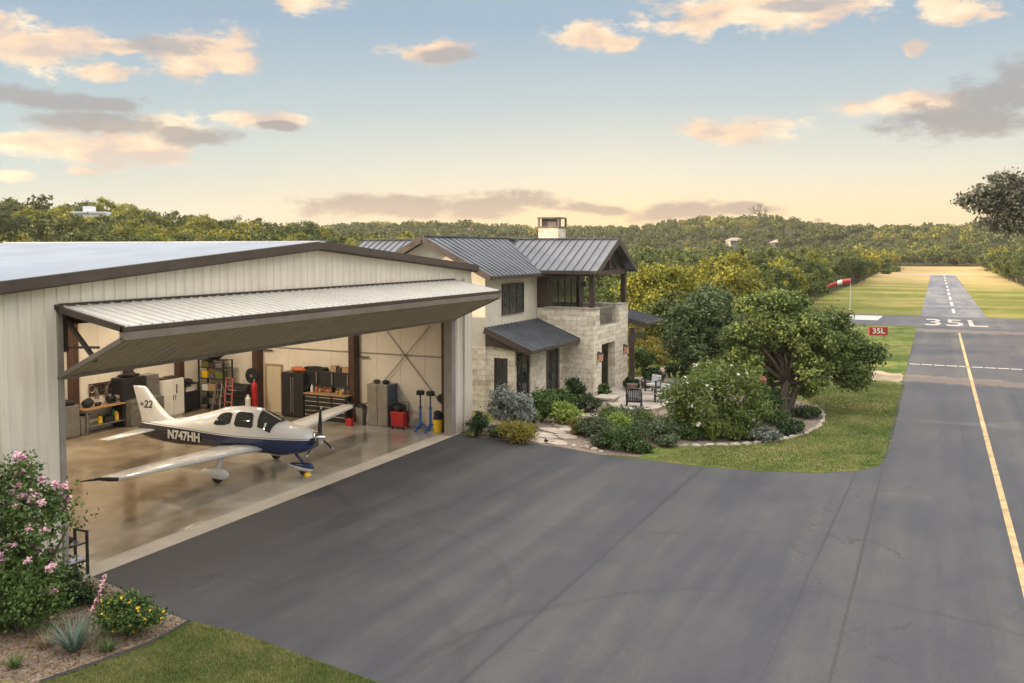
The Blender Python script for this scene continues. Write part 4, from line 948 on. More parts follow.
m = MB(); m.lathe((0, 0, 1.452), [(.03, 0), (.05, .03), (.05, .06), (.02, .12)], 8); m.build('valve', M['chrome'], t)
# right wall
t, wd, h = cabinet('tall_cabinet', 'tall black two door cabinet with silver handle strips beside the cream door', 'cabinet', 'R', 282, 304, .7, 372.5, M['black_metal'], 2, M['steel'])
lump('jacket', 'crumpled orange cloth lying on top of the tall black cabinet', 'cloth', (t.location.x + .1, t.location.y, Z0 + h + .003), (.42, .2, .12), M['orange'], 14)
t, wd, h = cabinet('tool_chest', 'wide black drawer chest with wooden top and chrome drawer pulls', 'tool chest', 'R', 305, 346.5, .75, 395.5, M['black_metal'], 3, drawers=5)
chest = t
m = MB(); m.box(-wd / 2 - .03, wd / 2 + .03, -.40, .38, h + .002, h + .05); m.build('chest_top', M['wood'], t, bev=.004)
def on_chest(px, dep=.4): p = onY(px, 394, IY1 - dep); return (p.x, IY1 - dep, Z0 + h + .053)
p = on_chest(328, .2); t = thing('parts_organizer', 'red brown parts organizer with small drawers on the wooden chest top', 'organizer', p)
m = MB(); m.box(-.32, .32, -.1, .1, 0, .45); m.build('organizer_case', M['dark_wood'], t)
for c in range(4):
    for r in range(3): m = MB(); m.box(-.3 + c * .15, -.3 + c * .15 + .13, -.125, -.102, .03 + r * .14, .03 + r * .14 + .11); m.build('drawer', M['pink_red'] if (c + r) % 2 else M['tan'], t)
for k, (px, hh, mt, lb) in enumerate(((312, .34, 'white_paint', 'white spray bottle on the left part of the wooden chest top'), (316.5, .28, 'orange', 'orange bottle beside the white spray bottle on the chest top'), (320, .22, 'tan', 'small tan can left of the parts organizer'), (337, .16, 'tan', 'small tan can right of the parts organizer'), (341, .2, 'yellow', 'yellow can near the right end of the chest top'))):
    m = MB(); m.lathe((0, 0, 0), [(.06, 0), (.065, .02), (.065, hh * .65), (.025, hh * .8), (.025, hh)], 10); o = m.build('bottle', M[mt], loc=on_chest(px, .45)); tag(o, lb, 'bottle')
lump('power_tool', 'black power tool lying on the left end of the wooden chest top', 'tool', on_chest(307.5, .4), (.13, .2, .2), M['black_rubber'], 21)
lump('power_tool', 'grey sander standing at the right end of the wooden chest top', 'tool', on_chest(344, .4), (.1, .14, .14), M['steel'], 22)
z0, z1 = Rz(325, 385.5, .4), Rz(325, 371.5, .4); (c, wd) = Rspan(304, 350, .4)
t = thing('wall_cabinet', 'wide black wall cabinet hung above the tool chest', 'cabinet', (c[0], c[1], z0))
m = MB(); m.box(-wd / 2, wd / 2, -.17, .2, 0, z1 - z0); m.box(-wd / 2 - .0, wd / 2, -.19, -.172, -.04, .03); m.build('carcass', M['black_metal'], t, bev=.006)
for k in range(3):
    m = MB(); m.box(-wd / 2 + k * wd / 3 + .02, -wd / 2 + (k + 1) * wd / 3 - .02, -.2, -.173, .035, z1 - z0 - .02); dd = m.build('door', M['black_metal'], t, bev=.004)
    m = MB(); m.box(-wd / 2 + (k + 1) * wd / 3 - .10, -wd / 2 + (k + 1) * wd / 3 - .05, -.23, -.202, .06, z1 - z0 - .05); m.build('handle', M['steel'], dd)
wct = z1
def on_wc(px): return (onY(px, 370, IY1 - .25).x, IY1 - .25, wct + .004)
p = on_wc(316); m = MB(); m.box(-.55, .55, -.14, .16, 0, .14); m.box(-.2, .2, -.1, .1, .14, .17); o = m.build('hard_case', M['black_rubber'], loc=p, bev=.02); tag(o, 'long black hard case lying on top of the wall cabinet', 'case')
for px, ww, hh, mt, lb in ((335, .3, .26, 'tan', 'brown cardboard box on top of the wall cabinet beside the black case'), (341, .22, .2, 'dark_wood', 'dark brown box on the wall cabinet between two cardboard boxes'), (347, .32, .22, 'tan', 'brown cardboard box at the right end of the wall cabinet top')):
    m = MB(); m.box(-ww / 2, ww / 2, -.14, .14, 0, hh); m.box(-ww / 2 + .02, ww / 2 - .02, -.03, .03, hh, hh + .006); o = m.build('cardboard_box', M[mt], loc=on_wc(px), bev=.008); tag(o, lb, 'box')
# by the second post
gx = onY(349.5, 420, IY1 - 1.1).x; t = thing('fuel_can', 'small red fuel can on the floor at the foot of the steel post', 'fuel can', (gx, IY1 - 1.1, Z0))
m = MB(); m.box(-.15, .15, -.1, .1, 0, .3); m.build('can_body', M['red'], t, bev=.03); m = MB(); m.tube([(.08, 0, .3), (.1, 0, .36), (.17, 0, .42)], .022, 8); m.build('spout', M['black_rubber'], t)
gx = onY(361.5, 420, IY1 - .7).x; t = thing('waste_bin', 'grey bin with bicycle pump gear heaped on it left of the steel locker', 'bin', (gx, IY1 - .7, Z0))
m = MB(); m.hexa([(-.14, -.14, 0), (.14, -.14, 0), (.14, .14, 0), (-.14, .14, 0)], [(-.18, -.18, .75), (.18, -.18, .75), (.18, .18, .75), (-.18, .18, .75)]); m.build('bin_body', M['steel'], t); m = MB(); m.blob((0, 0, .80), (.22, .2, .12), 5, 10, .3); m.bar((-.1, 0, .8), (.5, -.05, 1.0), .05); m.build('gear', M['black_rubber'], t)
t, wd, h = cabinet('steel_locker', 'tall grey locker with dark blue side and odds and ends on top', 'locker', 'R', 367.5, 388, .75, 384.5, M['steel'], 2, handle=False)
m = MB(); m.box(wd / 2 + .002, wd / 2 + .014, -.34, .37, .06, h - .01); m.build('side_panel', M['silver_blue'], t)
for k, (dx, ww, mt, lb) in enumerate(((-.25, .14, 'dark_wood', 'brown lumpy bag on the left of the grey locker top'), (.2, .16, 'black_rubber', 'dark grey bag on the right of the grey locker top'))):
    lump('bag', lb, 'bag', (t.location.x + dx, t.location.y, Z0 + h + .003), (ww * 1.2, .14, .08), M[mt], 30 + k)
gx = onY(390, 420, IY1 - .3).x; t = thing('broom', 'long handled broom leaning on the wall right of the grey locker', 'broom', (gx, IY1 - .45, Z0))
m = MB(); m.tube([(0, 0, .1), (.05, .35, 1.35)], .016, 6); m.build('handle', M['grey_trim'], t); m = MB(); m.box(-.16, .16, -.05, .04, 0, .12); m.build('bristles', M['steel'], t)
# shop vacuum
gx = onY(401, 424, IY1 - .6).x; t = thing('shop_vacuum', 'red wheeled shop vacuum with black lid and coiled hose', 'vacuum', (gx, IY1 - .65, Z0))
m = MB(); m.hexa([(-.3, -.24, .1), (.3, -.24, .1), (.3, .24, .1), (-.3, .24, .1)], [(-.33, -.27, .72), (.33, -.27, .72), (.33, .27, .72), (-.33, .27, .72)]); m.build('tank', M['red'], t, bev=.04)
m = MB(); m.blob((0, 0, .88), (.3, .25, .16), 3, 14, .05); m.build('motor_lid', M['black_metal'], t)
m = MB(); m.tube([(-.3, -.1, .8), (-.44, -.15, .6), (-.42, -.2, .95), (-.1, -.22, 1.12), (.25, -.2, 1.05), (.42, -.12, .7), (.4, 0, .3)], .04, 8); m.build('hose', M['black_rubber'], t)
m = MB(); m.tube([(-.28, .2, .7), (-.28, .24, 1.1), (.28, .24, 1.1), (.28, .2, .7)], .02, 6); m.build('handle', M['black_metal'], t)
for sx in (-1, 1):
    for sy in (-1, 1): m = MB(); m.tube([(sx * .26 - .025, sy * .2, .06), (sx * .26 + .025, sy * .2, .06)], .06, 10); m.build('wheel', M['black_rubber'], t)
# two blue stands
def stand(px, label):
    gx = onY(px, 428, IY1 - .7).x; t = thing('jack_stand', label, 'jack stand', (gx, IY1 - .7, Z0), 0, 'pair of blue aircraft jack stands')
    m = MB(); m.tube([(0, 0, .12), (0, 0, .95)], [.055, .05], 10); m.lathe((0, 0, .95), [(.08, 0), (.08, .04)], 12); m.build('outer_tube', M['blue'], t)
    m = MB(); m.tube([(0, 0, .99), (0, 0, 1.48)], .032, 8); m.build('inner_tube', M['black_metal'], t)
    m = MB(); m.lathe((0, 0, 1.48), [(.16, 0), (.17, .03), (.17, .16), (.13, .18)], 12); m.build('pad', M['black_rubber'], t)
    for k in range(3):
        a = k * 2 * PI / 3 + .4; c_, s2 = math.cos(a), math.sin(a); m = MB(); m.bar((c_ * .05, s2 * .05, .3), (c_ * .32, s2 * .32, .07), .06); m.lathe((c_ * .34, s2 * .34, 0), [(.07, 0), (.07, .06)], 8); m.build('leg', M['blue'], t)
    return t
stand(420.5, 'blue jack stand with black pad beside the red shop vacuum'); stand(430.5, 'blue jack stand with black pad beside the yellow canister')
gx = onY(439, 429, IY1 - .5).x; t = thing('canister', 'yellow canister with a black lid by the right door post', 'canister', (gx, IY1 - .6, Z0))
m = MB(); m.lathe((0, 0, 0), [(.17, 0), (.18, .02), (.18, .52)], 18); m.build('canister_body', M['yellow'], t); m = MB(); m.lathe((0, 0, .522), [(.185, 0), (.185, .06), (.16, .08), (.16, .28), (.1, .34)], 18); m.build('lid', M['black_rubber'], t)
p = onY(442.5, 398, IY1 - .05); t = thing('hose_reel', 'small dark hose reel fixed to the wall beside the right door post', 'hose reel', p)
m = MB(); m.tube([(0, -.02, 0), (0, -.16, 0)], .17, 14); m.build('reel', M['black_metal'], t); m = MB(); m.box(-.05, .05, -.02, .045, -.22, .22); m.build('bracket', M['brown'], t)
p = onX(63.5, 520, -17.2)
# cart outside the left jamb
q = Vector((-17.0 + .28, DY0 + .05, 0)); q = Vector((-17.6, DY0 + .28, .03)); t = thing('utility_cart', 'black two tier utility cart with lilac cloth on its shelf at the left door post', 'cart', q, 0)
for sx in (-1, 1):
    for sy in (-1, 1): m = MB(); m.box(sx * .2 - .025, sx * .2 + .025, sy * .42 - .025, sy * .42 + .025, 0, 1.02); m.build('upright', M['black_metal'], t)
for z, nm in ((.3, 'shelf'), (.72, 'shelf')): m = MB(); m.box(-.19, .19, -.41, .41, z, z + .035); m.build(nm, M['black_metal'], t)
m = MB(); m.box(-.17, .17, -.36, .36, .338, .42); m.build('cloth', M['lilac'], t, bev=.02)
for sy in (-1, 1): m = MB(); m.bar((-.2, sy * .42, 1.0), (.2, sy * .42, 1.0), .05); m.build('rail', M['black_metal'], t)
m = MB(); m.blob((0, -.05, .86), (.13, .22, .11), 6, 10, .25); m.build('bundle', M['black_rubber'], t)

# high bay lamps hidden above the folded door
LAMPS = True
for k, (x, y) in enumerate(((-23.5, 16.5), (-23.5, 22), (-23.5, 27.5), (-28.5, 16.5), (-28.5, 22), (-28.5, 27.5)) if LAMPS else ()):
    t = thing('high_bay_lamp', 'round warm high bay lamp hanging from the hangar ceiling', 'lamp', (x, y, 6.0), 0, 'high bay lamps in the hangar')
    m = MB(); m.lathe((0, 0, 0), [(.30, 0), (.28, .06), (.12, .24), (.06, .3)], 18); m.build('shade', M['grey_trim'], t)
    m = MB(); m.tube([(0, 0, .3), (0, 0, .62)], .012, 5); m.build('cord', M['black_metal'], t)
    m = MB(); m.lathe((0, 0, -.03), [(.05, 0), (.24, .005), (.24, .025)], 16); m.build('lens', M['lamp_lens'], t)
    la = bpy.data.lights.new('lamp', 'SPOT'); la.energy = 460; la.color = (1, .84, .64); la.shadow_soft_size = .22; la.spot_size = math.radians(165); la.spot_blend = .6
    lo2 = bpy.data.objects.new('lamp_light', la); COL.objects.link(lo2); lo2.parent = t; lo2.location = (0, 0, -.06)
# ------------------------------------------------------------------ light aircraft
def aircraft():
    t = thing('light_aircraft', 'white and navy single propeller aircraft parked nose out in the hangar', 'aircraft', (-20.7, 22.75, Z0), math.radians(8)); t.scale = (1.04, 1.04, 1.04)
    st_ = [(2.42, 1.26, .22, .21), (2.30, 1.27, .36, .30), (2.0, 1.26, .46, .40), (1.5, 1.24, .54, .47), (1.15, 1.30, .58, .56), (.8, 1.40, .60, .67), (.4, 1.48, .61, .75), (-.2, 1.49, .61, .77), (-.8, 1.47, .59, .73),
           (-1.4, 1.41, .52, .60), (-2.0, 1.33, .43, .50), (-2.6, 1.25, .35, .42), (-3.2, 1.22, .26, .36), (-3.8, 1.22, .16, .28), (-4.3, 1.25, .07, .18)]
    st_ = [(a, b - .13, c, d * (.95 if -1.9 < a < .9 else 1)) for (a, b, c, d) in st_]
    XL = -4.6
    xs = np.array([s[0] for s in st_][::-1])
    def cs(x): return [float(np.interp(x, xs, np.array([s[k] for s in st_][::-1]))) for k in (1, 2, 3)]
    def S(x, ph, off=0):
        zc, hw, hz = cs(x); c, s2 = math.cos(ph), math.sin(ph); e = 2 / 2.5
        taper = 1 - .16 * max(0, c) * (1 if -1.6 < x < .9 else 0)
        y = (hw * taper + off) * math.copysign(abs(s2) ** e, s2); z = zc + (hz + off) * math.copysign(abs(c) ** e, c); return (x, y, z)
    # paint: navy below a sweeping line, a fine silver stripe between
    m_, nt, b = newmat('aircraft_paint'); oc = nt.nodes.new('ShaderNodeTexCoord').outputs['Object']; sp = nt.nodes.new('ShaderNodeSeparateXYZ'); L(nt, oc, sp.inputs[0])
    fx = math_(nt, 'DIVIDE', math_(nt, 'ADD', sp.outputs[0], 5.2), 8.0, clamp=True)
    line = ramp(nt, fx, [(0, .66), (.15, .655), (.36, .645), (.5, .62), (.64, .60), (.85, .60), (1, .60)]).outputs[0]
    zz = math_(nt, 'DIVIDE', sp.outputs[2], 2.0)
    dlt = math_(nt, 'SUBTRACT', zz, line)
    navy = math_(nt, 'LESS_THAN', dlt, 0.0); strp = math_(nt, 'COMPARE', dlt, .018, .005)
    base = noise(nt, oc, 1.5, 3); wcol = ramp(nt, base, [(.3, (.74, .75, .76)), (.7, (.82, .82, .81))]).outputs[0]
    fr = ramp(nt, fx, [(.3, (.010, .012, .022)), (.62, (.012, .026, .09)), (1, (.015, .04, .14))]).outputs[0]
    c = mixc(nt, strp, wcol, (.2, .22, .27)); c = mixc(nt, navy, c, fr)
    L(nt, c, b.inputs['Base Color']); b.inputs['Roughness'].default_value = .22; b.inputs['Coat Weight'].default_value = .5; b.inputs['Coat Roughness'].default_value = .06
    M['plane'] = m_
    M['plane_white'] = simple('aircraft_white', (.78, .78, .77), .25, 0, .04, 2, coat=.5)
    M['plane_navy'] = simple('aircraft_navy', (.015, .035, .12), .25, 0, .15, 3, coat=.5)
    ns, nr = 60, 28
    vs = []; fs = []
    xx = [2.42 + (-4.3 - 2.42) * i / (ns - 1) for i in range(ns)]
    for x in xx:
        for k in range(nr): vs.append(S(x, 2 * PI * k / nr))
    for i in range(ns - 1):
        for k in range(nr): fs.append((i * nr + k, (i + 1) * nr + k, (i + 1) * nr + (k + 1) % nr, i * nr + (k + 1) % nr))
    fs.append(tuple(range(nr))); fs.append(tuple((ns - 1) * nr + k for k in range(nr))[::-1])
    m = MB(); m.add(vs, fs); fus = m.build('fuselage', M['plane'], t, smooth=True)
    def patch(name, top, bot, x0t, x1t, x0b, x1b, par, n=10, rnd=.25):
        vs = []; fs = []
        for j in range(n + 1):
            v = j / n; ph = top + (bot - top) * v
            ins = rnd * (1 - math.sqrt(max(0, 1 - max(0, (abs(2 * v - 1) - .6) / .4) ** 2)))
            for i in range(n + 1):
                u = i / n; u = ins * .5 + u * (1 - ins)
                xa = x0t + (x0b - x0t) * v; xb = x1t + (x1b - x1t) * v; vs.append(S(xa + (xb - xa) * u, ph, .012))
        for j in range(n):
            for i in range(n): fs.append((j * (n + 1) + i, j * (n + 1) + i + 1, (j + 1) * (n + 1) + i + 1, (j + 1) * (n + 1) + i))
        if bot * 1 > 0: pass
        m = MB(); m.add(vs, fs); o = m.build(name, M['glass'], par, smooth=True)
        return o
    r = math.radians
    for sg in (-1, 1):
        patch('side_window', sg * r(36), sg * r(80), .42, -.16, .52, -.18, fus)
        patch('rear_window', sg * r(40), sg * r(78), -.32, -.72, -.32, -1.02, fus, rnd=.6)
    # windshield wraps from one side to the other
    vs = []; fs = []; n = 14
    for j in range(n + 1):
        ph = r(-72) + r(144) * j / n
        for i in range(7):
            u = i / 6; xa = .56 + .10 * abs(j / n - .5) * 2; xb = 1.28 - .16 * abs(j / n - .5) * 2; vs.append(S(xa + (xb - xa) * u, ph, .014))
    for j in range(n):
        for i in range(6): fs.append((j * 7 + i, j * 7 + i + 1, (j + 1) * 7 + i + 1, (j + 1) * 7 + i))
    m = MB(); m.add(vs, fs); m.build('windshield', M['glass'], fus, smooth=True)
    m = MB(); m.tube([S(.56, -r(3), .02), S(1.22, -r(3), .03)], .02, 6); m.build('window_frame', M['plane_white'], fus)
    # cowling intakes
    for sg in (-1, 1): m = MB(); m.tube([(2.36, sg * .21, 1.17), (2.435, sg * .21, 1.17)], .085, 14); m.build('air_intake', M['black_metal'], fus)
    m = MB(); m.tube([(2.40, 0, 1.25), (2.52, 0, 1.25), (2.68, 0, 1.245), (2.78, 0, 1.24)], [.19, .17, .10, .015], 18); sp_ = m.build('spinner', M['chrome'], t, smooth=True)
    for a in (4, 124, 244):
        a = r(a); d = Vector((0, math.sin(a), math.cos(a))); q = Vector((0, math.cos(a), -math.sin(a))); c0 = Vector((2.56, 0, 1.25)); m = MB(); vs = []
        for (rr, wd, tw) in ((.12, .035, .04), (.35, .055, .03), (.65, .05, .015), (.90, .035, .006), (.97, .018, .003)):
            ctr = c0 + d * rr
            for (s1, s2) in ((-1, -1), (1, -1), (1, 1), (-1, 1)): vs.append(ctr + q * wd * s1 + Vector((1, 0, 0)) * (tw * s1 + .012 * s2))
        f_ = []
        for i in range(4):
            for k in range(4): f_.append((i * 4 + k, i * 4 + (k + 1) % 4, (i + 1) * 4 + (k + 1) % 4, (i + 1) * 4 + k))
        f_.append((16, 17, 18, 19)); m.add(vs, f_); pb = m.build('propeller_blade', M['black_metal'], t)
        m = MB(); m.bar(c0 + d * .88 + Vector((.012, 0, 0)), c0 + d * .965 + Vector((.012, 0, 0)), .06, .03); m.build('blade_tip', M['plane_white'], pb)
    def airfoil(x0, ch, tk, y, z, n=9):
        up = []; lo = []
        for i in range(n):
            u = i / (n - 1); th = 5 * tk * (.2969 * math.sqrt(u) - .126 * u - .3516 * u * u + .2843 * u ** 3 - .1015 * u ** 4); up.append((x0 - ch * u, y, z + th * ch + .012 * ch)); lo.append((x0 - ch * u, y, z - th * ch * .7))
        return up + lo[::-1][:-1]
    def loft(sections):
        m = MB(); n = len(sections[0]); vs = [p for s3 in sections for p in s3]; fs = []
        for i in range(len(sections) - 1):
            for k in range(n): fs.append((i * n + k, i * n + (k + 1) % n, (i + 1) * n + (k + 1) % n, (i + 1) * n + k))
        fs.append(tuple(range(n))[::-1]); fs.append(tuple((len(sections) - 1) * n + k for k in range(n))); m.add(vs, fs); return m
    for sg in (-1, 1):
        secs = [airfoil(.92, 1.75, .15, sg * .35, .82), airfoil(.66 + sg * .05, 1.38, .15, sg * .95, .86), airfoil(.55 + sg * .24, 1.1, .14, sg * 3.2, .99), airfoil(.42 + sg * .42, .78, .12, sg * 5.5, 1.12), airfoil(.25 + sg * .45, .5, .09, sg * 5.8, 1.15), airfoil(.1 + sg * .46, .26, .06, sg * 5.9, 1.17)]
        wg = loft(secs).build('wing', M['plane_white'], t, smooth=True)
        m = MB(); m.bar((-.47 + sg * .24, sg * 3.3, 1.01), (-.36 + sg * .38, sg * 5.2, 1.12), .02, .02); m.build('aileron_line', M['grey_trim'], wg)
        m = MB(); m.tube([(.35 + sg * .44, sg * 5.72, 1.14), (.2 + sg * .45, sg * 5.86, 1.16), (-.05 + sg * .46, sg * 5.98, 1.18), (-.3 + sg * .47, sg * 6.35, 1.18)], [.05, .06, .045, .012], 8); m.build('wingtip', M['black_metal'], wg, smooth=True)
        secs = [airfoil(-3.45, .78, .1, sg * .08, 1.12, 6), airfoil(-3.75, .48, .09, sg * 1.95, 1.13, 6)]
        loft(secs).build('tailplane', M['plane_white'], t, smooth=True)
        m = MB(); m.tube([(-.05, sg * 1.35, .92), (-.10, sg * 1.60, .30)], [.11, .075], 10); lg = m.build('landing_gear', M['plane_white'], t, smooth=True)
        def pant(x, y, par, mt):
            m = MB(); prof = [(-.62, .01), (-.45, .08), (-.2, .135), (.1, .16), (.32, .12), (.42, .03)]
            vs = []; fs = []; n = 12
            for (dx, rr) in prof:
                for k in range(n): a = 2 * PI * k / n; vs.append((x + dx, y + rr * .75 * math.cos(a), .27 + rr * 1.15 * math.sin(a) + (.06 if dx < -.3 else 0)))
            for i in range(len(prof) - 1):
                for k in range(n): fs.append((i * n + k, i * n + (k + 1) % n, (i + 1) * n + (k + 1) % n, (i + 1) * n + k))
            m.add(vs, fs); o = m.build('wheel_fairing', mt, par, smooth=True)
            m = MB(); m.tube([(x, y - .06, .15), (x, y + .06, .15)], .148, 16); m.build('tyre', M['black_rubber'], par)
            return o
        pant(-.05, sg * 1.62, lg, M['plane_white'])
    m = MB(); m.tube([(1.50, 0, .85), (1.95, 0, .42)], [.05, .045], 10); ng = m.build('nose_gear', M['plane_navy'], t, smooth=True)
    x = 1.98
    m = MB(); prof = [(-.55, .01), (-.4, .07), (-.2, .12), (.1, .14), (.28, .11), (.36, .03)]; vs = []; fs = []; n = 12
    for (dx, rr) in prof:
        for k in range(n): a = 2 * PI * k / n; vs.append((x + dx, rr * .75 * math.cos(a), .26 + rr * 1.1 * math.sin(a) + (.05 if dx < -.3 else 0)))
    for i in range(len(prof) - 1):
        for k in range(n): fs.append((i * n + k, i * n + (k + 1) % n, (i + 1) * n + (k + 1) % n, (i + 1) * n + k))
    m_2, nt, b = newmat('two_tone_fairing'); oc = nt.nodes.new('ShaderNodeTexCoord').outputs['Object']; sp = nt.nodes.new('ShaderNodeSeparateXYZ'); L(nt, oc, sp.inputs[0])
    L(nt, mixc(nt, math_(nt, 'GREATER_THAN', math_(nt, 'SUBTRACT', sp.outputs[2], math_(nt, 'MULTIPLY', math_(nt, 'SUBTRACT', 2.1, sp.outputs[0]), .12)), .25), (.78, .78, .77), (.015, .04, .14)), b.inputs['Base Color']); b.inputs['Roughness'].default_value = .25
    m.add(vs, fs); m.build('wheel_fairing', m_2, ng, smooth=True)
    m = MB(); m.tube([(x, -.05, .14), (x, .05, .14)], .135, 16); m.build('tyre', M['black_rubber'], ng)
    # fin
    fin = []
    for (z, x0, x1, tk) in ((1.28, -1.95, -4.18, .09), (1.42, -2.65, -4.20, .075), (1.62, -3.10, -4.24, .06), (1.95, -3.46, -4.34, .05), (2.50, -3.94, -4.50, .04), (2.56, -4.04, -4.50, .02)):
        fin.append([(x0, 0, z), ((x0 * 3 + x1) / 4, tk, z), ((x0 + x1) / 2, tk, z), (x1, .008, z), (x1, -.008, z), ((x0 + x1) / 2, -tk, z), ((x0 * 3 + x1) / 4, -tk, z)])
    fn = loft(fin).build('tail_fin', M['plane'], t, smooth=True)
    def mark(body, size, loc, mat, par, bold=.02, rz_=0, sx=1.0, shear=0):
        me = text_mesh(body, size, mat, bold, .003, shear); o = link('registration_text' if len(body) > 3 else 'fin_number', me, par, loc); o.rotation_euler = (PI / 2, 0, rz_); o.scale = (sx, 1, 1); return o
    M['pale_letter'] = simple('pale_lettering', (.74, .74, .72), .4, 0, .05, 4)
    M['dark_letter'] = simple('dark_lettering', (.08, .08, .08), .4, 0, .1, 4)
    yb = cs(-2.2)[1]
    mark('N747HH', .39, (-2.20, -(yb + .025), 1.06), M['pale_letter'], fus, .016, -math.atan((cs(-1.6)[1] - cs(-2.8)[1]) / 1.2), .98)
    o = mark('N747HH', .39, (-2.20, (yb + .025), 1.06), M['pale_letter'], fus, .016, PI + math.atan((cs(-1.6)[1] - cs(-2.8)[1]) / 1.2), .98)
    mark('22', .36, (-3.90, -.062, 1.95), M['dark_letter'], fn, .004, 0, 1.0, .25); mark('SR', .13, (-4.16, -.052, 1.95), M['dark_letter'], fn, .002, 0, 1, .25)
    m = MB(); m.tube([(-.75, 0, 1.98), (-1.15, 0, 2.40)], [.014, .006], 5); m.build('antenna', M['black_metal'], t)
    m = MB(); m.box(.35, .65, -.13, .13, .875, .89)  # wing step kept low
    return t
pl = aircraft()
nw = pl.matrix_world if False else (Matrix.Translation(pl.location) @ Matrix.Rotation(pl.rotation_euler.z, 4, 'Z'))
p = nw @ Vector((2.22, -.05, 0)); m = MB(); m.hexa([(-.07, -.12, 0), (.07, -.12, 0), (.07, .12, 0), (-.07, .12, 0)], [(-.07, -.12, .02), (.0, -.12, .12), (.0, .12, .12), (-.07, .12, .02)])
tag(m.build('wheel_chock', M['yellow'], loc=(p.x, p.y, Z0 + .002)), 'small yellow chock in front of the aircraft nose wheel', 'chock')

# ------------------------------------------------------------------ house
hs = thing('stone_house', 'two storey cream stucco and limestone house with grey standing seam roofs', 'house', (-18.5, 41.5, 0)); ho = hs.location
AX, AY0, BY0, BY1, BX = -18.5, 35.75, 41.5, 46.85, -15.35
m = MB(ho); m.extr([(AX, AY0, 3.0), (AX - 6, AY0, 3.0), (AX - 6, AY0, 6.3), (AX - 3, AY0, 7.85), (AX, AY0, 6.3)][::-1], (0, 9, 0)); m.build('upper_wall', M['stucco'], hs)
m = MB(ho); m.box(AX - 6.02, AX + .02, AY0 - .02, BY0 + 3, 0, 3.0); m.build('lower_wall', M['stone'], hs)
BOX = -17.06
m = MB(ho)      # entry bump-out with real openings left between its piers
m.box(AX + .02, BOX, AY0 + .12, AY0 + .4, 0, .75)
m.box(AX + .02, -18.12, AY0 + .12, AY0 + .4, .75, 3.05); m.box(-17.42, BOX, AY0 + .12, AY0 + .4, .75, 3.05); m.box(-18.12, -17.42, AY0 + .12, AY0 + .4, 2.5, 3.05)
def Yon(px, X): return onX(px, 380, X).y
w0, w1 = Yon(516.5, BOX), Yon(530.5, BOX); d0, d1 = Yon(546, BOX), Yon(560, BOX)
m.box(BOX - .28, BOX, AY0 + .4, w0, 0, 3.05); m.box(BOX - .28, BOX, w0, w1, 0, .45); m.box(BOX - .28, BOX, w0, w1, 2.75, 3.05)
m.box(BOX - .28, BOX, w1, d0, 0, 3.05); m.box(BOX - .28, BOX, d0, d1, 2.75, 3.05); m.box(BOX - .28, BOX, d1, BY0, 0, 3.05)
m.build('entry_wall', M['stone'], hs)
def windowX(X, y0, y1, z0, z1, name='window', panes=2, par=hs, side=1, frame='dark_wood'):
    m = MB(ho); fr = .07
    m.box(X - .06, X + .05 * side, y0, y0 + fr, z0, z1); m.box(X - .06, X + .05 * side, y1 - fr, y1, z0, z1); m.box(X - .06, X + .05 * side, y0 + fr, y1 - fr, z0, z0 + fr); m.box(X - .06, X + .05 * side, y0 + fr, y1 - fr, z1 - fr, z1)
    for k in range(1, panes): yy = y0 + (y1 - y0) * k / panes; m.box(X - .05, X + .04, yy - .035, yy + .035, z0 + fr, z1 - fr)
    wn_ = m.build(name, M[frame], par)
    m = MB(ho); m.box(X - .02, X + .012, y0 + fr, y1 - fr, z0 + fr, z1 - fr); m.build('pane', M['glass'], wn_)
    return wn_
def windowY(Y, x0, x1, z0, z1, name='window', panes=2, par=hs):
    m = MB(ho); fr = .06
    m.box(x0, x0 + fr, Y - .05, Y + .06, z0, z1); m.box(x1 - fr, x1, Y - .05, Y + .06, z0, z1); m.box(x0 + fr, x1 - fr, Y - .05, Y + .06, z0, z0 + fr); m.box(x0 + fr, x1 - fr, Y - .05, Y + .06, z1 - fr, z1)
    for k in range(1, panes): xx = x0 + (x1 - x0) * k / panes; m.box(xx - .03, xx + .03, Y - .04, Y + .05, z0 + fr, z1 - fr)
    wn_ = m.build(name, M['dark_wood'], par)
    m = MB(ho); m.box(x0 + fr, x1 - fr, Y - .012, Y + .02, z0 + fr, z1 - fr); m.build('pane', M['glass'], wn_)
windowY(AY0 + .2, -18.12, -17.42, .75, 2.5)
windowX(BOX - .12, w0, w1, .45, 2.75)
dn = windowX(BOX - .14, d0, d1, .05, 2.75, 'entry_door', 2)
m = MB(ho); m.box(BOX - .1, BOX + .0, d0 + (d1 - d0) * .47, d0 + (d1 - d0) * .5, 1.0, 1.3); m.build('handle', M['steel'], dn)
# upper window in the stucco wall, set proud with a frame
u0, u1 = Yon(501.5, AX), Yon(522.5, AX); uz0, uz1 = onX(512, 313.5, AX).z, onX(512, 283, AX).z
windowX(AX + .04, u0, u1, uz0, uz1, panes=3)
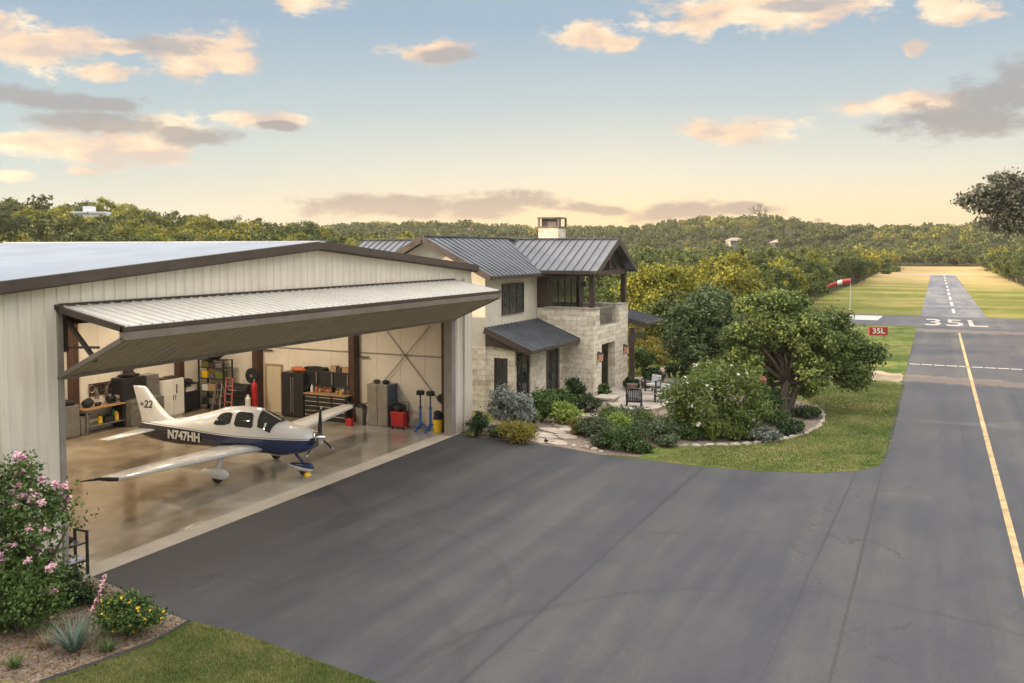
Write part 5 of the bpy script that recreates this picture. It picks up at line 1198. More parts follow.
# stone balcony block
m = MB(ho)
PZ = 4.44; ox0, ox1 = Yon(601.5, BX), Yon(615, BX); oz1 = onX(607, 343, BX).z
m.box(AX + .021, BX, BY0, BY0 + .35, 0, PZ)             # left face
m.box(BX - .4, BX, BY0 + .35, ox0, 0, 3.45); m.box(BX - .4, BX, ox1, BY1, 0, 3.45); m.box(BX - .4, BX, ox0, ox1, oz1, 3.45)
r0, r1 = Yon(599.5, BX), Yon(618.5, BX)
m.box(BX - .4, BX, BY0 + .35, r0, 3.45, PZ); m.box(BX - .4, BX, r1, BY1, 3.45, PZ)
m.box(AX - 8, BX - .4, BY1 - .35, BY1, 0, PZ); m.box(AX, AX + .3, BY0 + .35, BY1 - .35, 0, 3.2)
m.build('stone_wall', M['stone'], hs)
m = MB(ho); m.box(AX + .0, BX - .4, BY0 + .35, BY1 - .35, 3.2, 3.42); m.build('balcony_floor', M['patio'], hs)
m = MB(ho); m.box(AX + .45, BX + .05, BY0 - .05, BY0 + .40, PZ + .002, PZ + .07); m.box(BX - .45, BX + .05, BY0 + .40, r0, PZ + .002, PZ + .07); m.box(BX - .45, BX + .05, r1, BY1, PZ + .002, PZ + .07); m.build('coping', M['edge_stone'], hs)
m = MB(ho)
m.box(BX - .22, BX - .18, r0, r1, PZ - .05, PZ - .0); m.box(BX - .22, BX - .18, r0, r1, 3.52, 3.55)
y = r0 + .06
while y < r1: m.box(BX - .207, BX - .193, y - .008, y + .008, 3.55, PZ - .05); y += .17
m.build('balcony_railing', M['grey_trim'], hs)
IWX = -17.9
m = MB(ho); m.box(AX - .3, IWX, BY0 + .05, BY0 + .3, PZ + .003, 6.3)
m.box(AX, IWX, BY0 + .35, BY0 + .75, 3.43, 6.25); m.box(AX, IWX, BY0 + .75, BY1 - .4, 5.95, 6.25); m.box(AX, IWX, BY1 - .9, BY1 - .1, 3.43, 6.25); m.build('timber_wall', M['dark_wood'], hs)
g0 = BY0 + .75; g1 = BY1 - .9
windowX(IWX - .1, g0 + .02, g1 - .02, 3.45, 5.94, 'glass_door', 4)
m = MB(ho); m.box(AX - 8, AX, BY0 + .2, BY1, 3.0, 6.3); m.build('rear_wing_wall', M['stucco'], hs)
m = MB(ho); m.box(AX - 8, AX - 6.05, BY0 + .2, BY1 - .36, 0, 3.0); m.build('rear_wing_wall', M['stone'], hs)
for (x, y) in ((BX - .2, BY0 + .2), (BX - .2, BY1 - .2)):
    m = MB(ho); m.box(x - .13, x + .13, y - .13, y + .13, PZ + .072, 6.28); m.build('timber_post', M['dark_wood'], hs)
m = MB(ho); m.box(IWX, BX - .05, BY0 + .08, BY0 + .30, 6.08, 6.34); m.box(BX - .30, BX - .06, BY0 + .30, BY1 - .3, 6.10, 6.36); m.box(IWX, BX - .05, BY1 - .3, BY1 - .08, 6.08, 6.34)
m.bar((BX - .18, BY0 + .2, 6.38), (BX - .18, 44.18, 7.80), .16); m.bar((BX - .18, BY1 - .2, 6.38), (BX - .18, 44.18, 7.80), .16); m.box(BX - .25, BX - .11, 44.08, 44.28, 6.36, 7.7)
m.bar((BX - .18, 43.0, 6.4), (BX - .18, 44.18, 7.2), .1); m.bar((BX - .18, 45.4, 6.4), (BX - .18, 44.18, 7.2), .1)
m.build('gable_truss', M['dark_wood'], hs)
m = MB(ho); m.extr([(IWX - .1, BY0, 6.26), (IWX - .1, BY1, 6.26), (IWX - .1, 44.18, 7.75)], (-.3, 0, 0)); m.build('gable_infill', M['dark_wood'], hs)
# roofs
def seamroof(e0, e1, r1, r0, par, name='roof', step=.42, th=.16, mat='seam_roof'):
    e0, e1, r1, r0 = map(Vector, (e0, e1, r1, r0)); m = MB(ho); m.slab([e0, e1, r1, r0], th)
    n = max(2, int((e1 - e0).length / step))
    nrm = (e1 - e0).cross(r0 - e0).normalized(); 
    if nrm.z < 0: nrm = -nrm
    for k in range(n + 1):
        a = e0.lerp(e1, k / n); b = r0.lerp(r1, k / n); sd = (e1 - e0).normalized() * .014
        m.hexa([a - sd, a + sd, b + sd, b - sd], [a - sd + nrm * .045, a + sd + nrm * .045, b + sd + nrm * .045, b - sd + nrm * .045])
    rf = m.build(name, M[mat], par)
    m = MB(ho); m.bar(e0 + Vector((0, 0, -.10)), e1 + Vector((0, 0, -.10)), .14, .15); m.build('gutter', M['brown'], rf)
    for a, b in ((e0, r0), (e1, r1)):
        m = MB(ho); m.bar(a + Vector((0, 0, -.12)), b + Vector((0, 0, -.12)), .06, .27); m.build('fascia', M['brown'], rf)
    return rf
RA = -21.5; ZA = 8.03
seamroof((-17.95, AY0 - .55, 6.25), (-17.95, BY0 + .6, 6.25), (RA, BY0 + 3.2, ZA), (RA, AY0 - .55, ZA), hs)
seamroof((-25.05, AY0 - .55, 6.25), (-25.05, BY0 + 2.7, 6.25), (RA, BY0 + 2.7, ZA), (RA, AY0 - .55, ZA), hs)
ex = -15.0
seamroof((-20.8, 41.0, 6.38), (ex, 41.0, 6.38), (ex, 44.2, 7.98), (-20.8, 44.2, 7.98), hs)
seamroof((-31, 41.0, 6.38), (-25.3, 41.0, 6.38), (-25.3, 44.2, 7.98), (-31, 44.2, 7.98), hs)
seamroof((-31, 47.4, 6.38), (ex, 47.4, 6.38), (ex, 44.2, 7.98), (-31, 44.2, 7.98), hs)
m = MB(ho); m.box(-31, ex + .02, 44.1, 44.3, 7.985, 8.04); m.box(RA - .1, RA + .1, AY0 - .55, 44.1, ZA + .0, ZA + .06); m.build('ridge_cap', M['seam_roof'], hs)
pr = seamroof((-16.15, AY0 - .15, 2.95), (-16.15, BY0 - .03, 2.95), (AX + .02, BY0 - .03, 3.88), (AX + .02, AY0 - .15, 3.88), hs, 'porch_roof', .34)
m = MB(ho); m.hexa([(AX + .03, AY0 - .05, 3.06), (-16.45, AY0 - .05, 2.82), (-16.45, BY0 - .05, 2.82), (AX + .03, BY0 - .05, 3.06)], [(AX + .03, AY0 - .05, 3.68), (-16.45, AY0 - .05, 2.90), (-16.45, BY0 - .05, 2.90), (AX + .03, BY0 - .05, 3.68)]); m.build('soffit', M['dark_wood'], pr)
m = MB(ho); m.bar((BOX + .02, AY0 + .3, 2.2), (-16.5, AY0 + .3, 2.8), .12); m.build('bracket', M['dark_wood'], pr)
# chimney
cx1 = onY(553, 230, 46.2).x; cz = onY(553, 217.5, 46.2).z
m = MB(ho); m.box(cx1 - .60, cx1 + .60, 45.5, 46.6, 6.5, cz - .60); ch = m.build('chimney', M['stone'], hs)
m = MB(ho)
for sx in (-1, 1):
    for sy in (-1, 1): m.box(cx1 + sx * .6 - .05, cx1 + sx * .6 + .05, 46.1 + sy * .52 - .05, 46.1 + sy * .52 + .05, cz - .58, cz - .08)
m.box(cx1 - .64, cx1 + .64, 45.45, 46.65, cz - .08, cz); m.box(cx1 - .64, cx1 + .64, 45.47, 46.63, cz - .60, cz - .52); m.box(cx1 - .48, cx1 + .40, 45.7, 46.4, cz - .52, cz - .09); m.build('chimney_cap', M['grey_brown'], ch)
# right porch roof on its post
seamroof((-14.4, 47.2, 3.35), (-14.4, 50.6, 3.35), (-18.4, 50.6, 4.25), (-18.4, 47.2, 4.25), hs, 'porch_roof', .4)
pp = onX(632, 340, -14.6); m = MB(ho); m.box(-14.72, -14.48, pp.y - .12, pp.y + .12, .16, 3.25); m.build('timber_post', M['dark_wood'], hs)
# porch interior: hearth and dark back
m = MB(ho); m.box(AX + .32, AX + .9, 43.4, 45.6, .16, 1.0); m.box(AX + .32, AX + .75, 43.8, 45.2, 1.0, 3.1); m.build('outdoor_hearth', M['stucco'], hs)
m = MB(ho); m.box(AX + .901, AX + .92, 44.0, 45.0, .3, .85); m.build('firebox', M['black_metal'], hs)
def lantern(X, y, z, label):
    t = thing('wall_lantern', label, 'lantern', (X, y, z))
    m = MB(); m.box(.0, .05, -.06, .06, -.1, .28); m.bar((.03, 0, .24), (.16, 0, .24), .03); m.build('bracket', M['black_metal'], t)
    m = MB(); m.hexa([(.08, -.08, -.2), (.24, -.08, -.2), (.24, .08, -.2), (.08, .08, -.2)], [(.06, -.1, .14), (.26, -.1, .14), (.26, .1, .14), (.06, .1, .14)]); m.build('lamp_glass', M['lantern'], t)
    m = MB(); m.hexa([(.04, -.12, .142), (.28, -.12, .142), (.28, .12, .142), (.04, .12, .142)], [(.13, -.03, .22), (.19, -.03, .22), (.19, .03, .22), (.13, .03, .22)]); m.box(.07, .25, -.09, .09, -.23, -.202); m.build('cap', M['black_metal'], t)
p = onX(597.8, 357, BX); lantern(BX + .005, p.y, p.z, 'glowing orange wall lantern on the stone pier left of the porch opening')
p = onX(623.5, 349, BX); lantern(BX + .005, p.y, p.z, 'orange wall lantern on the stone pier right of the porch opening')
for px, lb in ((557, 'small dark sconce beside the balcony doors, nearer the stucco wall'), (585, 'small dark sconce on the timber wall at the right of the balcony doors')):
    p = onX(px, 284, IWX + .005) if px < 560 else onX(px, 284, IWX + .005)
    t = thing('sconce', lb, 'sconce', (IWX + .005, min(max(p.y, BY0 + .5), BY1 - .3), p.z)); m = MB(); m.box(0, .05, -.06, .06, -.12, .12); m.build('plate', M['black_metal'], t); m = MB(); m.tube([(.12, 0, -.14), (.12, 0, .14)], .055, 10); m.build('shade', M['brown'], t)
# balcony chair and patio seats
def armchair(x, y, z, a, label, frame='black_metal'):
    t = thing('armchair', label, 'armchair', (x, y, z), a, 'dark framed outdoor armchairs')
    m = MB(); m.box(-.32, .32, -.30, .30, .26, .32); m.build('seat_frame', M[frame], t)
    for sx in (-1, 1):
        for sy in (-1, 1): m = MB(); m.box(sx * .33 - .03, sx * .33 + .03, sy * .30 - .03, sy * .30 + .03, 0, .60 if sy < 0 else .88); m.build('leg', M[frame], t)
        m = MB(); m.box(sx * .33 - .045, sx * .33 + .045, -.34, .27, .602, .64); m.build('armrest', M[frame], t)
    m = MB(); 
    for k in range(6): xx = -.25 + .1 * k; m.box(xx - .02, xx + .02, .28, .31, .32, .85)
    m.box(-.30, .30, .27, .33, .85, .90); m.build('backrest', M[frame], t)
    m = MB(); m.box(-.29, .29, -.30, .22, .322, .45); c = m.build('seat_cushion', M['cushion'], t, bev=.03)
    m = MB(); m.hexa([(-.28, .12, .45), (.28, .12, .45), (.28, .26, .45), (-.28, .26, .45)], [(-.28, .18, .86), (.28, .18, .86), (.28, .27, .86), (-.28, .27, .86)]); m.build('back_cushion', M['cushion'], t, bev=.03)
    return t
q = at(634, 407, .16); armchair(q.x, q.y, .16, PI + .25, 'armchair on the patio with its slatted back to the driveway, nearest the patio wall')
q = at(654, 392, .16); armchair(q.x, q.y, .16, -.35, 'armchair with pale cushions facing the driveway across the patio table')
q = at(664, 402, .16); armchair(q.x, q.y, .16, PI / 2 + 2.9 + PI / 2, 'armchair at the right end of the patio, partly behind the white flowering shrub')
armchair(BX - 1.2, 44.6, 3.42, PI / 2 + .3, 'dark armchair standing on the upper balcony behind the railing')
q = at(647, 401, .16); t = thing('coffee_table', 'low dark coffee table between the patio armchairs', 'table', (q.x, q.y, .16), .3)
m = MB(); m.box(-.45, .45, -.3, .3, .38, .42); m.build('table_top', M['grey_trim'], t, bev=.005)
for sx in (-1, 1):
    for sy in (-1, 1): m = MB(); m.box(sx * .40 - .025, sx * .40 + .025, sy * .25 - .025, sy * .25 + .025, 0, .379); m.build('leg', M['black_metal'], t)
# ------------------------------------------------------------------ shrubs and garden plants
def bush(name, label, cat, loc, r, h, n, size, mat, ncl=40, cr=.12, flowers=None, aspect=.55, seed=1, group=None, stems=True, low=.0, lobes=None, bark='bark'):
    t = thing(name, label, cat, (loc[0], loc[1], loc[2] if len(loc) > 2 else 0), 0, group)
    rx, ry = (r, r) if isinstance(r, (int, float)) else r
    rg = random.Random(seed)
    lb = lobes or [(0, 0, h * .5 + low, rx * .75, ry * .75, h * .42)] + [(rx * .5 * math.cos(a), ry * .5 * math.sin(a), h * rg.uniform(.35, .6) + low, rx * .45, ry * .45, h * .32) for a in [rg.uniform(0, 6.28) for _ in range(4)]]
    me, C = foliage(seed, lb, n, size, ncl, cr, M[mat], aspect, zmin=.02)
    link('foliage', me, t)
    if stems:
        m = MB(); rr = random.Random(seed)
        for c in rr.sample(list(C), min(7, len(C))):
            m.tube([(0, 0, -.05), (c[0] * .4, c[1] * .4, c[2] * .45), tuple(c)], [.03 * max(h, .6), .02 * max(h, .6), .006], 5)
        m.build('stem', M[bark], t)
    if flowers:
        fm, fn, fs_, cl = flowers; rgn = np.random.default_rng(seed + 99)
        V_ = []; F_ = []; nb = 0
        idx = rgn.choice(len(C), fn)
        for i in idx:
            c = C[i]; d = c - np.array([0, 0, h * .4]); d = d / (np.linalg.norm(d) + 1e-6); P = c + d * cr * 1.1 + rgn.normal(size=(cl, 3)) * fs_ * .9; P[:, 2] = np.maximum(P[:, 2], .05)
            v, f = leaf_quads(rgn, P, np.tile(d, (cl, 1)), fs_, .8, .6); V_.append(v); F_.append(f + nb); nb += len(v)
        link('flowers', np_mesh('flowers', np.concatenate(V_), np.concatenate(F_), M[fm]), t)
    return t
def blades(name, label, cat, loc, n, ln, w, mat, seed=1, droop=.5, group=None, up=.55):
    t = thing(name, label, cat, (loc[0], loc[1], 0), 0, group); rg = random.Random(seed); m = MB()
    for k in range(n):
        a = rg.uniform(0, 2 * PI); tl = rg.uniform(.15, 1.0) ** up * 1.25; l = ln * rg.uniform(.7, 1.1); d = Vector((math.cos(a), math.sin(a), 0)); sd = Vector((-d.y, d.x, 0)); vs = []
        for i in range(5):
            u = i / 4; el = PI / 2 - tl * (.55 + droop * u); 
            if i == 0: p = d * .04
            else: p = p + (d * math.cos(el) + Vector((0, 0, math.sin(el)))) * l / 4
            ww = w * (1 - u ** 1.5) + .002; vs += [p - sd * ww, p + sd * ww]
        m.add(vs, [(2 * i, 2 * i + 1, 2 * i + 3, 2 * i + 2) for i in range(4)])
    m.build('blades', M[mat], t); return t
# front bed, left
q = at(28, 622); LB = (-17.9, 10.9)
P = lambda px, py: tuple(at(px, py))
def lob(base, specs):   # specs: px, py, rx px, rz px, depth offset -> lobes relative to base
    out = []; D = proj((base[0], base[1], 0))[2]
    for (px, py, rx, rz_, dd) in specs:
        c = pt(px, py, D + dd); s_ = (D + dd) / F; out.append((c.x - base[0], c.y - base[1], c.z, rx * s_, rx * s_ * .9, rz_ * s_))
    return out
b = P(22, 628)
bush('crape_myrtle', 'tall crape myrtle with pink blossom in front of the left hangar corner', 'flowering tree', b, 1, 3, 6500, .052, 'shrub', 150, .15, ('pink_flower', 120, .036, 36), seed=5,
     lobes=lob(b, [(20, 490, 24, 22, .3), (42, 520, 30, 30, 0), (8, 545, 30, 40, .2), (60, 500, 14, 14, 0), (-20, 510, 30, 50, 0), (30, 570, 30, 30, 0), (62, 530, 10, 14, 0), (20, 465, 10, 12, 0)]))
b = P(70, 604)
bush('holly_shrub', 'dark green rounded shrub between the crape myrtle and the hangar doorway', 'shrub', b, .75, 1.15, 5200, .042, 'shrub_dark', 90, .12, seed=6, lobes=lob(b, [(58, 588, 27, 20, 0), (84, 597, 15, 13, 0), (45, 592, 20, 20, 0)]))
b = P(18, 632)
bush('holly_shrub', 'dense dark green shrub under the crape myrtle at the left edge of the bed', 'shrub', b, .8, 1.1, 5200, .045, 'shrub', 90, .13, seed=7, lobes=lob(b, [(14, 590, 34, 30, 0), (40, 600, 24, 22, -.2), (0, 610, 26, 22, 0)]))
b = P(127, 636)
bush('gold_flower_shrub', 'round bright green shrub dotted with yellow flowers at the corner of the driveway', 'shrub', b, .62, .85, 7000, .034, 'shrub', 110, .08, ('yellow_flower', 60, .020, 6), seed=8, lobes=lob(b, [(127, 613, 25, 18, 0), (108, 615, 14, 14, 0), (148, 615, 13, 14, 0)]))
b = P(73, 652)
blades('yucca', 'spiky blue green yucca in the gravel bed left of the yellow flowering shrub', 'yucca', b, 120, .72, .012, 'agave', 3)
t = thing('flower_stalk', 'tall slanting red flower stalk rising from the yucca clump', 'flower stalk', P(84, 640)); m = MB(t.location)
a_ = Vector(P(84, 640)); D_ = proj(a_)[2]; q0 = a_; q1 = pt(92, 612, D_ + .1); q2 = pt(106, 574, D_ + .2); m.tube([q0, q1, q2], [.012, .01, .007], 5); m.build('stem', M['pink_red'], t)
V1, F1 = leaf_quads(np.random.default_rng(4), np.array([list(q1.lerp(q2, k / 70) - t.location) for k in range(70)]) + np.random.default_rng(5).normal(size=(70, 3)) * .02, np.zeros((70, 3)), .028, .6)
link('blossom', np_mesh('blossom', V1, F1, M['pink_flower']), t)
for k, (px, py, lb) in enumerate(((15, 668, 'low weedy green tuft at the bottom left of the gravel bed'), (45, 648, 'dry brown grass tuft behind the yucca'), (108, 652, 'small grass tuft between the yucca and the edging strip'))):
    blades('grass_tuft', lb, 'grass tuft', P(px, py), 70, .32, .008, 'shrub' if k != 1 else 'dry', 20 + k)
# dry litter on the front bed
rgn = np.random.default_rng(12)
def inside(poly, pts):
    x, y = pts[:, 0], pts[:, 1]; r = np.zeros(len(pts), bool); n = len(poly)
    for i in range(n):
        x0, y0 = poly[i][:2]; x1, y1 = poly[(i + 1) % n][:2]
        if y0 == y1: continue
        c = ((y0 > y) != (y1 > y)) & (x < (x1 - x0) * (y - y0) / (y1 - y0) + x0); r ^= c
    return r
def scatter(poly, n, rg):
    pa = np.array([p[:2] for p in poly]); lo, hi = pa.min(0), pa.max(0); out = []
    tot = 0
    while tot < n:
        p = rg.uniform(lo, hi, (n, 2)); p = p[inside(poly, p)]; out.append(p); tot += len(p)
    return np.concatenate(out)[:n]
fb = [A(-30, 640), A(95, 585), A(130, 600), A(165, 614), A(189, 622), A(148, 644), A(92, 665), A(40, 683), A(-40, 690)]
p = scatter(fb, 5000, rgn); P3 = np.c_[p, rgn.uniform(.01, .05, len(p))]
V1, F1 = leaf_quads(rgn, P3, np.tile([0, 0, 1.2], (len(p), 1)), .028, .5); o = link('leaf_litter', np_mesh('leaf_litter', V1, F1, M['dry'])); o['kind'] = 'stuff'
# grass blades
def grass(name, poly, n, h, w, rg, dens=None):
    p = scatter(poly, n, rg); n = len(p); a = rg.uniform(0, 2 * PI, n); ln = rg.normal(size=(n, 2)) * .35 * h; hh = h * rg.uniform(.5, 1.3, n)
    B = np.c_[p, np.full(n, .008)]; dx = np.c_[np.cos(a), np.sin(a), np.zeros(n)] * w
    tip = B + np.c_[ln, hh]; V_ = np.empty((n, 3, 3)); V_[:, 0] = B - dx; V_[:, 1] = B + dx; V_[:, 2] = tip
    o = link(name, np_mesh(name, V_.reshape(-1, 3), np.arange(n * 3).reshape(n, 3), M['blades'])); o['kind'] = 'stuff'; return o
fl = [A(189, 622.5), A(240, 634), A(300, 656), A(378, 684), A(420, 700), A(30, 700), A(40, 684), A(92, 666.5), A(148, 646), A(165, 637)]
grass('lawn_grass', fl, 70000, .045, .006, rgn)
gl = [A(*q) for q in ((650, 459.5), (700, 466), (760, 470.5), (820, 472.3), (860, 470), (878, 466), (886, 459), (890, 449), (897, 420), (905, 385), (860, 380), (780, 385), (818, 407), (825, 419), (819, 428), (803, 436), (777, 442), (740, 446), (700, 447))]
grass('lawn_grass', gl, 60000, .05, .012, rgn)
# garden by the house
def pb(px, py, rpx, hpx, name, label, cat, mat, n, size, seed, **k):
    b = P(px, py); D = proj(b)[2]; s_ = D / F
    return bush(name, label, cat, b, rpx * s_, hpx * s_, n, size, mat, k.pop('ncl', 50), k.pop('cr', rpx * s_ * .16), seed=seed, **k)
pb(510, 431, 23, 50, 'sage_bush', 'large silvery grey sage bush in front of the entry windows', 'shrub', 'silver', 7000, .06, 31, ncl=90)
pb(476, 436, 13, 26, 'boxwood_shrub', 'small dark green shrub right beside the hangar corner', 'shrub', 'shrub_dark', 2500, .05, 32)
pb(521, 441, 22, 21, 'barberry_shrub', 'low yellow green shrub with rusty tips beside the flagstone path', 'shrub', 'gold_shrub', 4200, .045, 33)
pb(542, 421, 17, 34, 'laurel_shrub', 'rounded mid green shrub behind the flagstone path, nearest the entry door', 'shrub', 'shrub', 3600, .06, 34)
pb(575, 405, 12, 30, 'laurel_shrub', 'dark upright shrub against the stone wall of the house', 'shrub', 'shrub_dark', 3000, .06, 35)
pb(563, 424, 17, 22, 'hosta', 'bright lime green leafy plant at the middle of the flagstone path', 'plant', 'lime', 2000, .09, 36)
pb(558, 412, 17, 26, 'laurel_shrub', 'broad green shrub between the lime plant and the stone wall', 'shrub', 'shrub', 3400, .06, 37)
pb(588, 412, 13, 20, 'boxwood_shrub', 'low round shrub in front of the balcony pier', 'shrub', 'shrub_dark', 2400, .05, 38)
pb(604, 401, 8, 19, 'potted_topiary', 'small rounded evergreen beside the lantern pier', 'shrub', 'shrub', 1600, .05, 39)
pb(594, 437, 20, 22, 'heather', 'bushy dark green plant with reddish tips at the right of the path', 'shrub', 'sage', 3400, .05, 40)
pb(622, 449, 24, 24, 'rosemary', 'low spreading green shrub closest to the driveway in the right bed', 'shrub', 'shrub', 4200, .05, 41)
pb(617, 432, 18, 18, 'santolina', 'bright yellow green mound in the middle of the right bed', 'shrub', 'lime', 2600, .05, 42)
pb(655, 440, 24, 26, 'lavender', 'grey green lavender mound left of the white flowering shrub', 'shrub', 'sage', 4200, .05, 43)
pb(632, 424, 22, 18, 'lavender', 'soft grey green mound below the patio wall', 'shrub', 'sage', 3600, .05, 44)
pb(676, 432, 14, 24, 'rosemary', 'dark green shrub between the lavender and the white flowering shrub', 'shrub', 'shrub_dark', 2600, .05, 45)
for k, (px, py, r_, h_, nm, mt, lb_) in enumerate(((603, 447, 13, 13, 'heather', 'sage', 'low grey green clump at the driveway edge right of the flagstones'), (640, 452, 13, 12, 'rosemary', 'shrub', 'low green clump at the driveway edge below the lavender'),
    (645, 427, 14, 16, 'grass_clump', 'bright_shrub', 'light green feathery clump against the patio wall'), (668, 446, 13, 12, 'santolina', 'sage', 'small pale mound near the left end of the stone edging'), (690, 440, 14, 18, 'laurel_shrub', 'shrub', 'mid green shrub at the left foot of the oleander'),
    (582, 434, 12, 17, 'heather', 'gold_shrub', 'rusty golden clump at the right side of the flagstone path'), (612, 421, 13, 14, 'rosemary', 'shrub', 'green clump in front of the squat stone pillar'), (738, 440, 13, 14, 'laurel_shrub', 'bright_shrub', 'light green low shrub behind the stone edging between oleander and silver mound'),
    (530, 428, 12, 20, 'laurel_shrub', 'bright_shrub', 'light green shrub between the silvery sage bush and the path'), (498, 437, 11, 12, 'heather', 'sage', 'low grey green clump at the foot of the silvery sage bush'))):
    pb(px, py, r_, h_, nm, lb_, 'shrub', mt, 2400, .05, 130 + k)
b = P(712, 437)
bush('oleander', 'large oleander with scattered white flowers beside the patio', 'flowering shrub', b, 2, 3, 16000, .085, 'bright_shrub', 170, .20, ('white_flower', 30, .07, 8), seed=46, aspect=.35,
     lobes=lob(b, [(700, 400, 32, 28, 0), (735, 395, 26, 30, .5), (680, 395, 16, 20, 0), (715, 375, 20, 14, 1), (750, 415, 22, 22, 0), (690, 420, 22, 16, 0), (725, 420, 22, 18, -.3)]))
blades('iris_clump', 'upright pale green iris leaves at the foot of the white flowering oleander', 'iris', P(713, 441), 90, .95, .018, 'lime', 47, .25, up=1.6)
blades('iris_clump', 'tall spiky leaves between the oleander and the big oak trunk', 'iris', P(740, 434), 80, .85, .018, 'sage', 48, .3, up=1.4)
pb(763, 441, 17, 15, 'artemisia', 'pale silver mound in front of the oak trunk', 'shrub', 'silver', 3000, .045, 49)
pb(792, 435, 15, 15, 'low_juniper', 'low dark green mound right of the silver mound', 'shrub', 'shrub_dark', 2400, .05, 50)
pb(777, 424, 14, 14, 'low_juniper', 'small green shrub at the right foot of the oak trunk', 'shrub', 'shrub', 2200, .05, 51)
pb(805, 418, 14, 12, 'low_juniper', 'low shrub in the shade at the right end of the curved bed', 'shrub', 'shrub_dark', 2000, .05, 52)
b = P(765, 425); t = bush('rose_bush', 'leafy rose bush with one deep pink bloom left of the oak trunk', 'flowering shrub', b, .8, 1.9, 3500, .06, 'shrub_dark', 50, .16, seed=53)
m = MB(); q = pt(764, 379, proj(b)[2] - .3); 
for k in range(5): m.blob((q.x + random.uniform(-.12, .12), q.y + random.uniform(-.1, .1), q.z + random.uniform(-.06, .06)), .12, k, 10, .2)
m.o = Vector(b); m.v = [tuple(Vector(v) - Vector(b)) for v in m.v]; m.build('bloom', M['pink_red'], t)
gs = [(643, 372, 16, 26, 'shrub', 'dark green shrub behind the patio armchairs'), (655, 384, 12, 18, 'shrub_dark', 'small dark shrub at the back left of the patio'), (628, 366, 11, 22, 'gold_shrub', 'golden shrub at the foot of the porch post'), (663, 364, 18, 20, 'gold_shrub', 'glowing yellow shrub behind the patio'),
      (690, 370, 18, 22, 'lime', 'yellow green shrub behind the oleander'), (632, 392, 8, 16, 'shrub_dark', 'potted evergreen beside the right porch pier'), (680, 380, 16, 16, 'shrub', 'mid green shrub along the back of the patio'), (650, 358, 18, 20, 'gold_shrub', 'tall golden grass-like shrub right of the porch roof'), (706, 362, 16, 18, 'gold_shrub', 'golden shrub in front of the bluish oak')]
for k, (px, py, r_, h_, mt, lb) in enumerate(gs): pb(px, py, r_, h_, 'garden_shrub', lb, 'shrub', mt, 2600, .075, 60 + k)
q = P(632, 394); m = MB(); m.lathe((0, 0, 0), [(.2, 0), (.26, .1), (.28, .34), (.3, .36), (.24, .36)], 14); o = m.build('planter', M['pot'], loc=(q[0], q[1], .162)); tag(o, 'dark clay planter beside the right porch pier', 'planter')
q = P(646, 391); m = MB(); m.lathe((0, 0, 0), [(.2, 0), (.26, .1), (.28, .34), (.3, .36), (.24, .36)], 14); o = m.build('planter', M['pot'], loc=(q[0], q[1], .162)); tag(o, 'dark clay planter at the back of the patio behind the armchairs', 'planter')

# ------------------------------------------------------------------ the two big live oaks
def big_tree(name, label, base, trunkspec, lobes, n, size, ncl, cr, mat, seed, group=None, lim=14, z0=0, cat='tree'):
    t = thing(name, label, cat, (base[0], base[1], z0)); rg = np.random.default_rng(seed)
    me, C = foliage(seed, lobes, n, size, ncl, cr, M[mat]); link('crown', me, t)
    m = MB()
    for k, (f_, r0) in enumerate(trunkspec): limbs(m, (f_[3] if len(f_) > 3 else 0, f_[4] if len(f_) > 4 else 0, 0), f_[:3], C, r0, seed + k, lim)
    m.build('trunk', M['bark'], t, smooth=True); return t
b = P(783, 414)
lb = lob(b, [(775, 325, 30, 26, 0), (745, 345, 22, 28, 0), (805, 335, 30, 26, -.5), (770, 305, 22, 14, .5), (835, 350, 26, 22, 0), (862, 352, 20, 16, .3), (850, 372, 18, 14, 0), (830, 325, 18, 16, .8), (790, 355, 26, 22, 1.5), (760, 372, 20, 16, .8), (812, 372, 18, 18, -.8), (795, 318, 24, 22, 1.8), (868, 360, 16, 14, 0), (855, 378, 14, 14, -.3), (838, 370, 16, 16, .5), (745, 360, 18, 20, 0), (785, 300, 20, 10, 0), (755, 308, 18, 14, 0), (752, 384, 16, 12, .5), (765, 392, 14, 10, 1.2), (800, 386, 16, 10, 1.2), (748, 370, 14, 14, -.4)])
big_tree('live_oak', 'big spreading live oak with a dark twisting trunk on the curved garden bed', b, [((.15, .1, 1.6), .26), ((-.7, .3, 1.7, -.35, .1), .2), ((.9, .5, 1.9, .2, .1), .17)], [(a, b_, c, d * .93, e * .93, f_ * .92) for (a, b_, c, d, e, f_) in lb], 74000, .078, 500, .18, 'oak', 71)
b = P(712, 384)
lb = lob(b, [(705, 320, 28, 28, 0), (690, 340, 26, 22, 0), (725, 330, 24, 26, 0), (712, 300, 20, 14, .5), (680, 325, 18, 18, 1), (735, 350, 20, 20, 0), (700, 355, 28, 12, -.5)])
big_tree('live_oak', 'rounded bluish green oak standing between the house and the big spreading oak', b, [((.1, .1, 2.0), .22), ((-.7, .2, 2.2, -.2, 0), .15)], [(a, b_, c, d * .93, e * .93, f_ * .93) for (a, b_, c, d, e, f_) in lb], 34000, .095, 270, .21, 'oak2', 72)
b = P(655, 352)
lb = lob(b, [(655, 310, 26, 26, 0), (640, 300, 18, 24, 1), (670, 290, 20, 22, 1), (650, 285, 20, 16, 1), (668, 320, 18, 18, 0)])
big_tree('live_oak', 'tall golden leaved tree just right of the balcony', b, [((.2, .1, 2.2), .22), ((.9, .2, 2.6, .2, 0), .13)], lb, 22000, .12, 230, .36, 'wood_gold', 73)
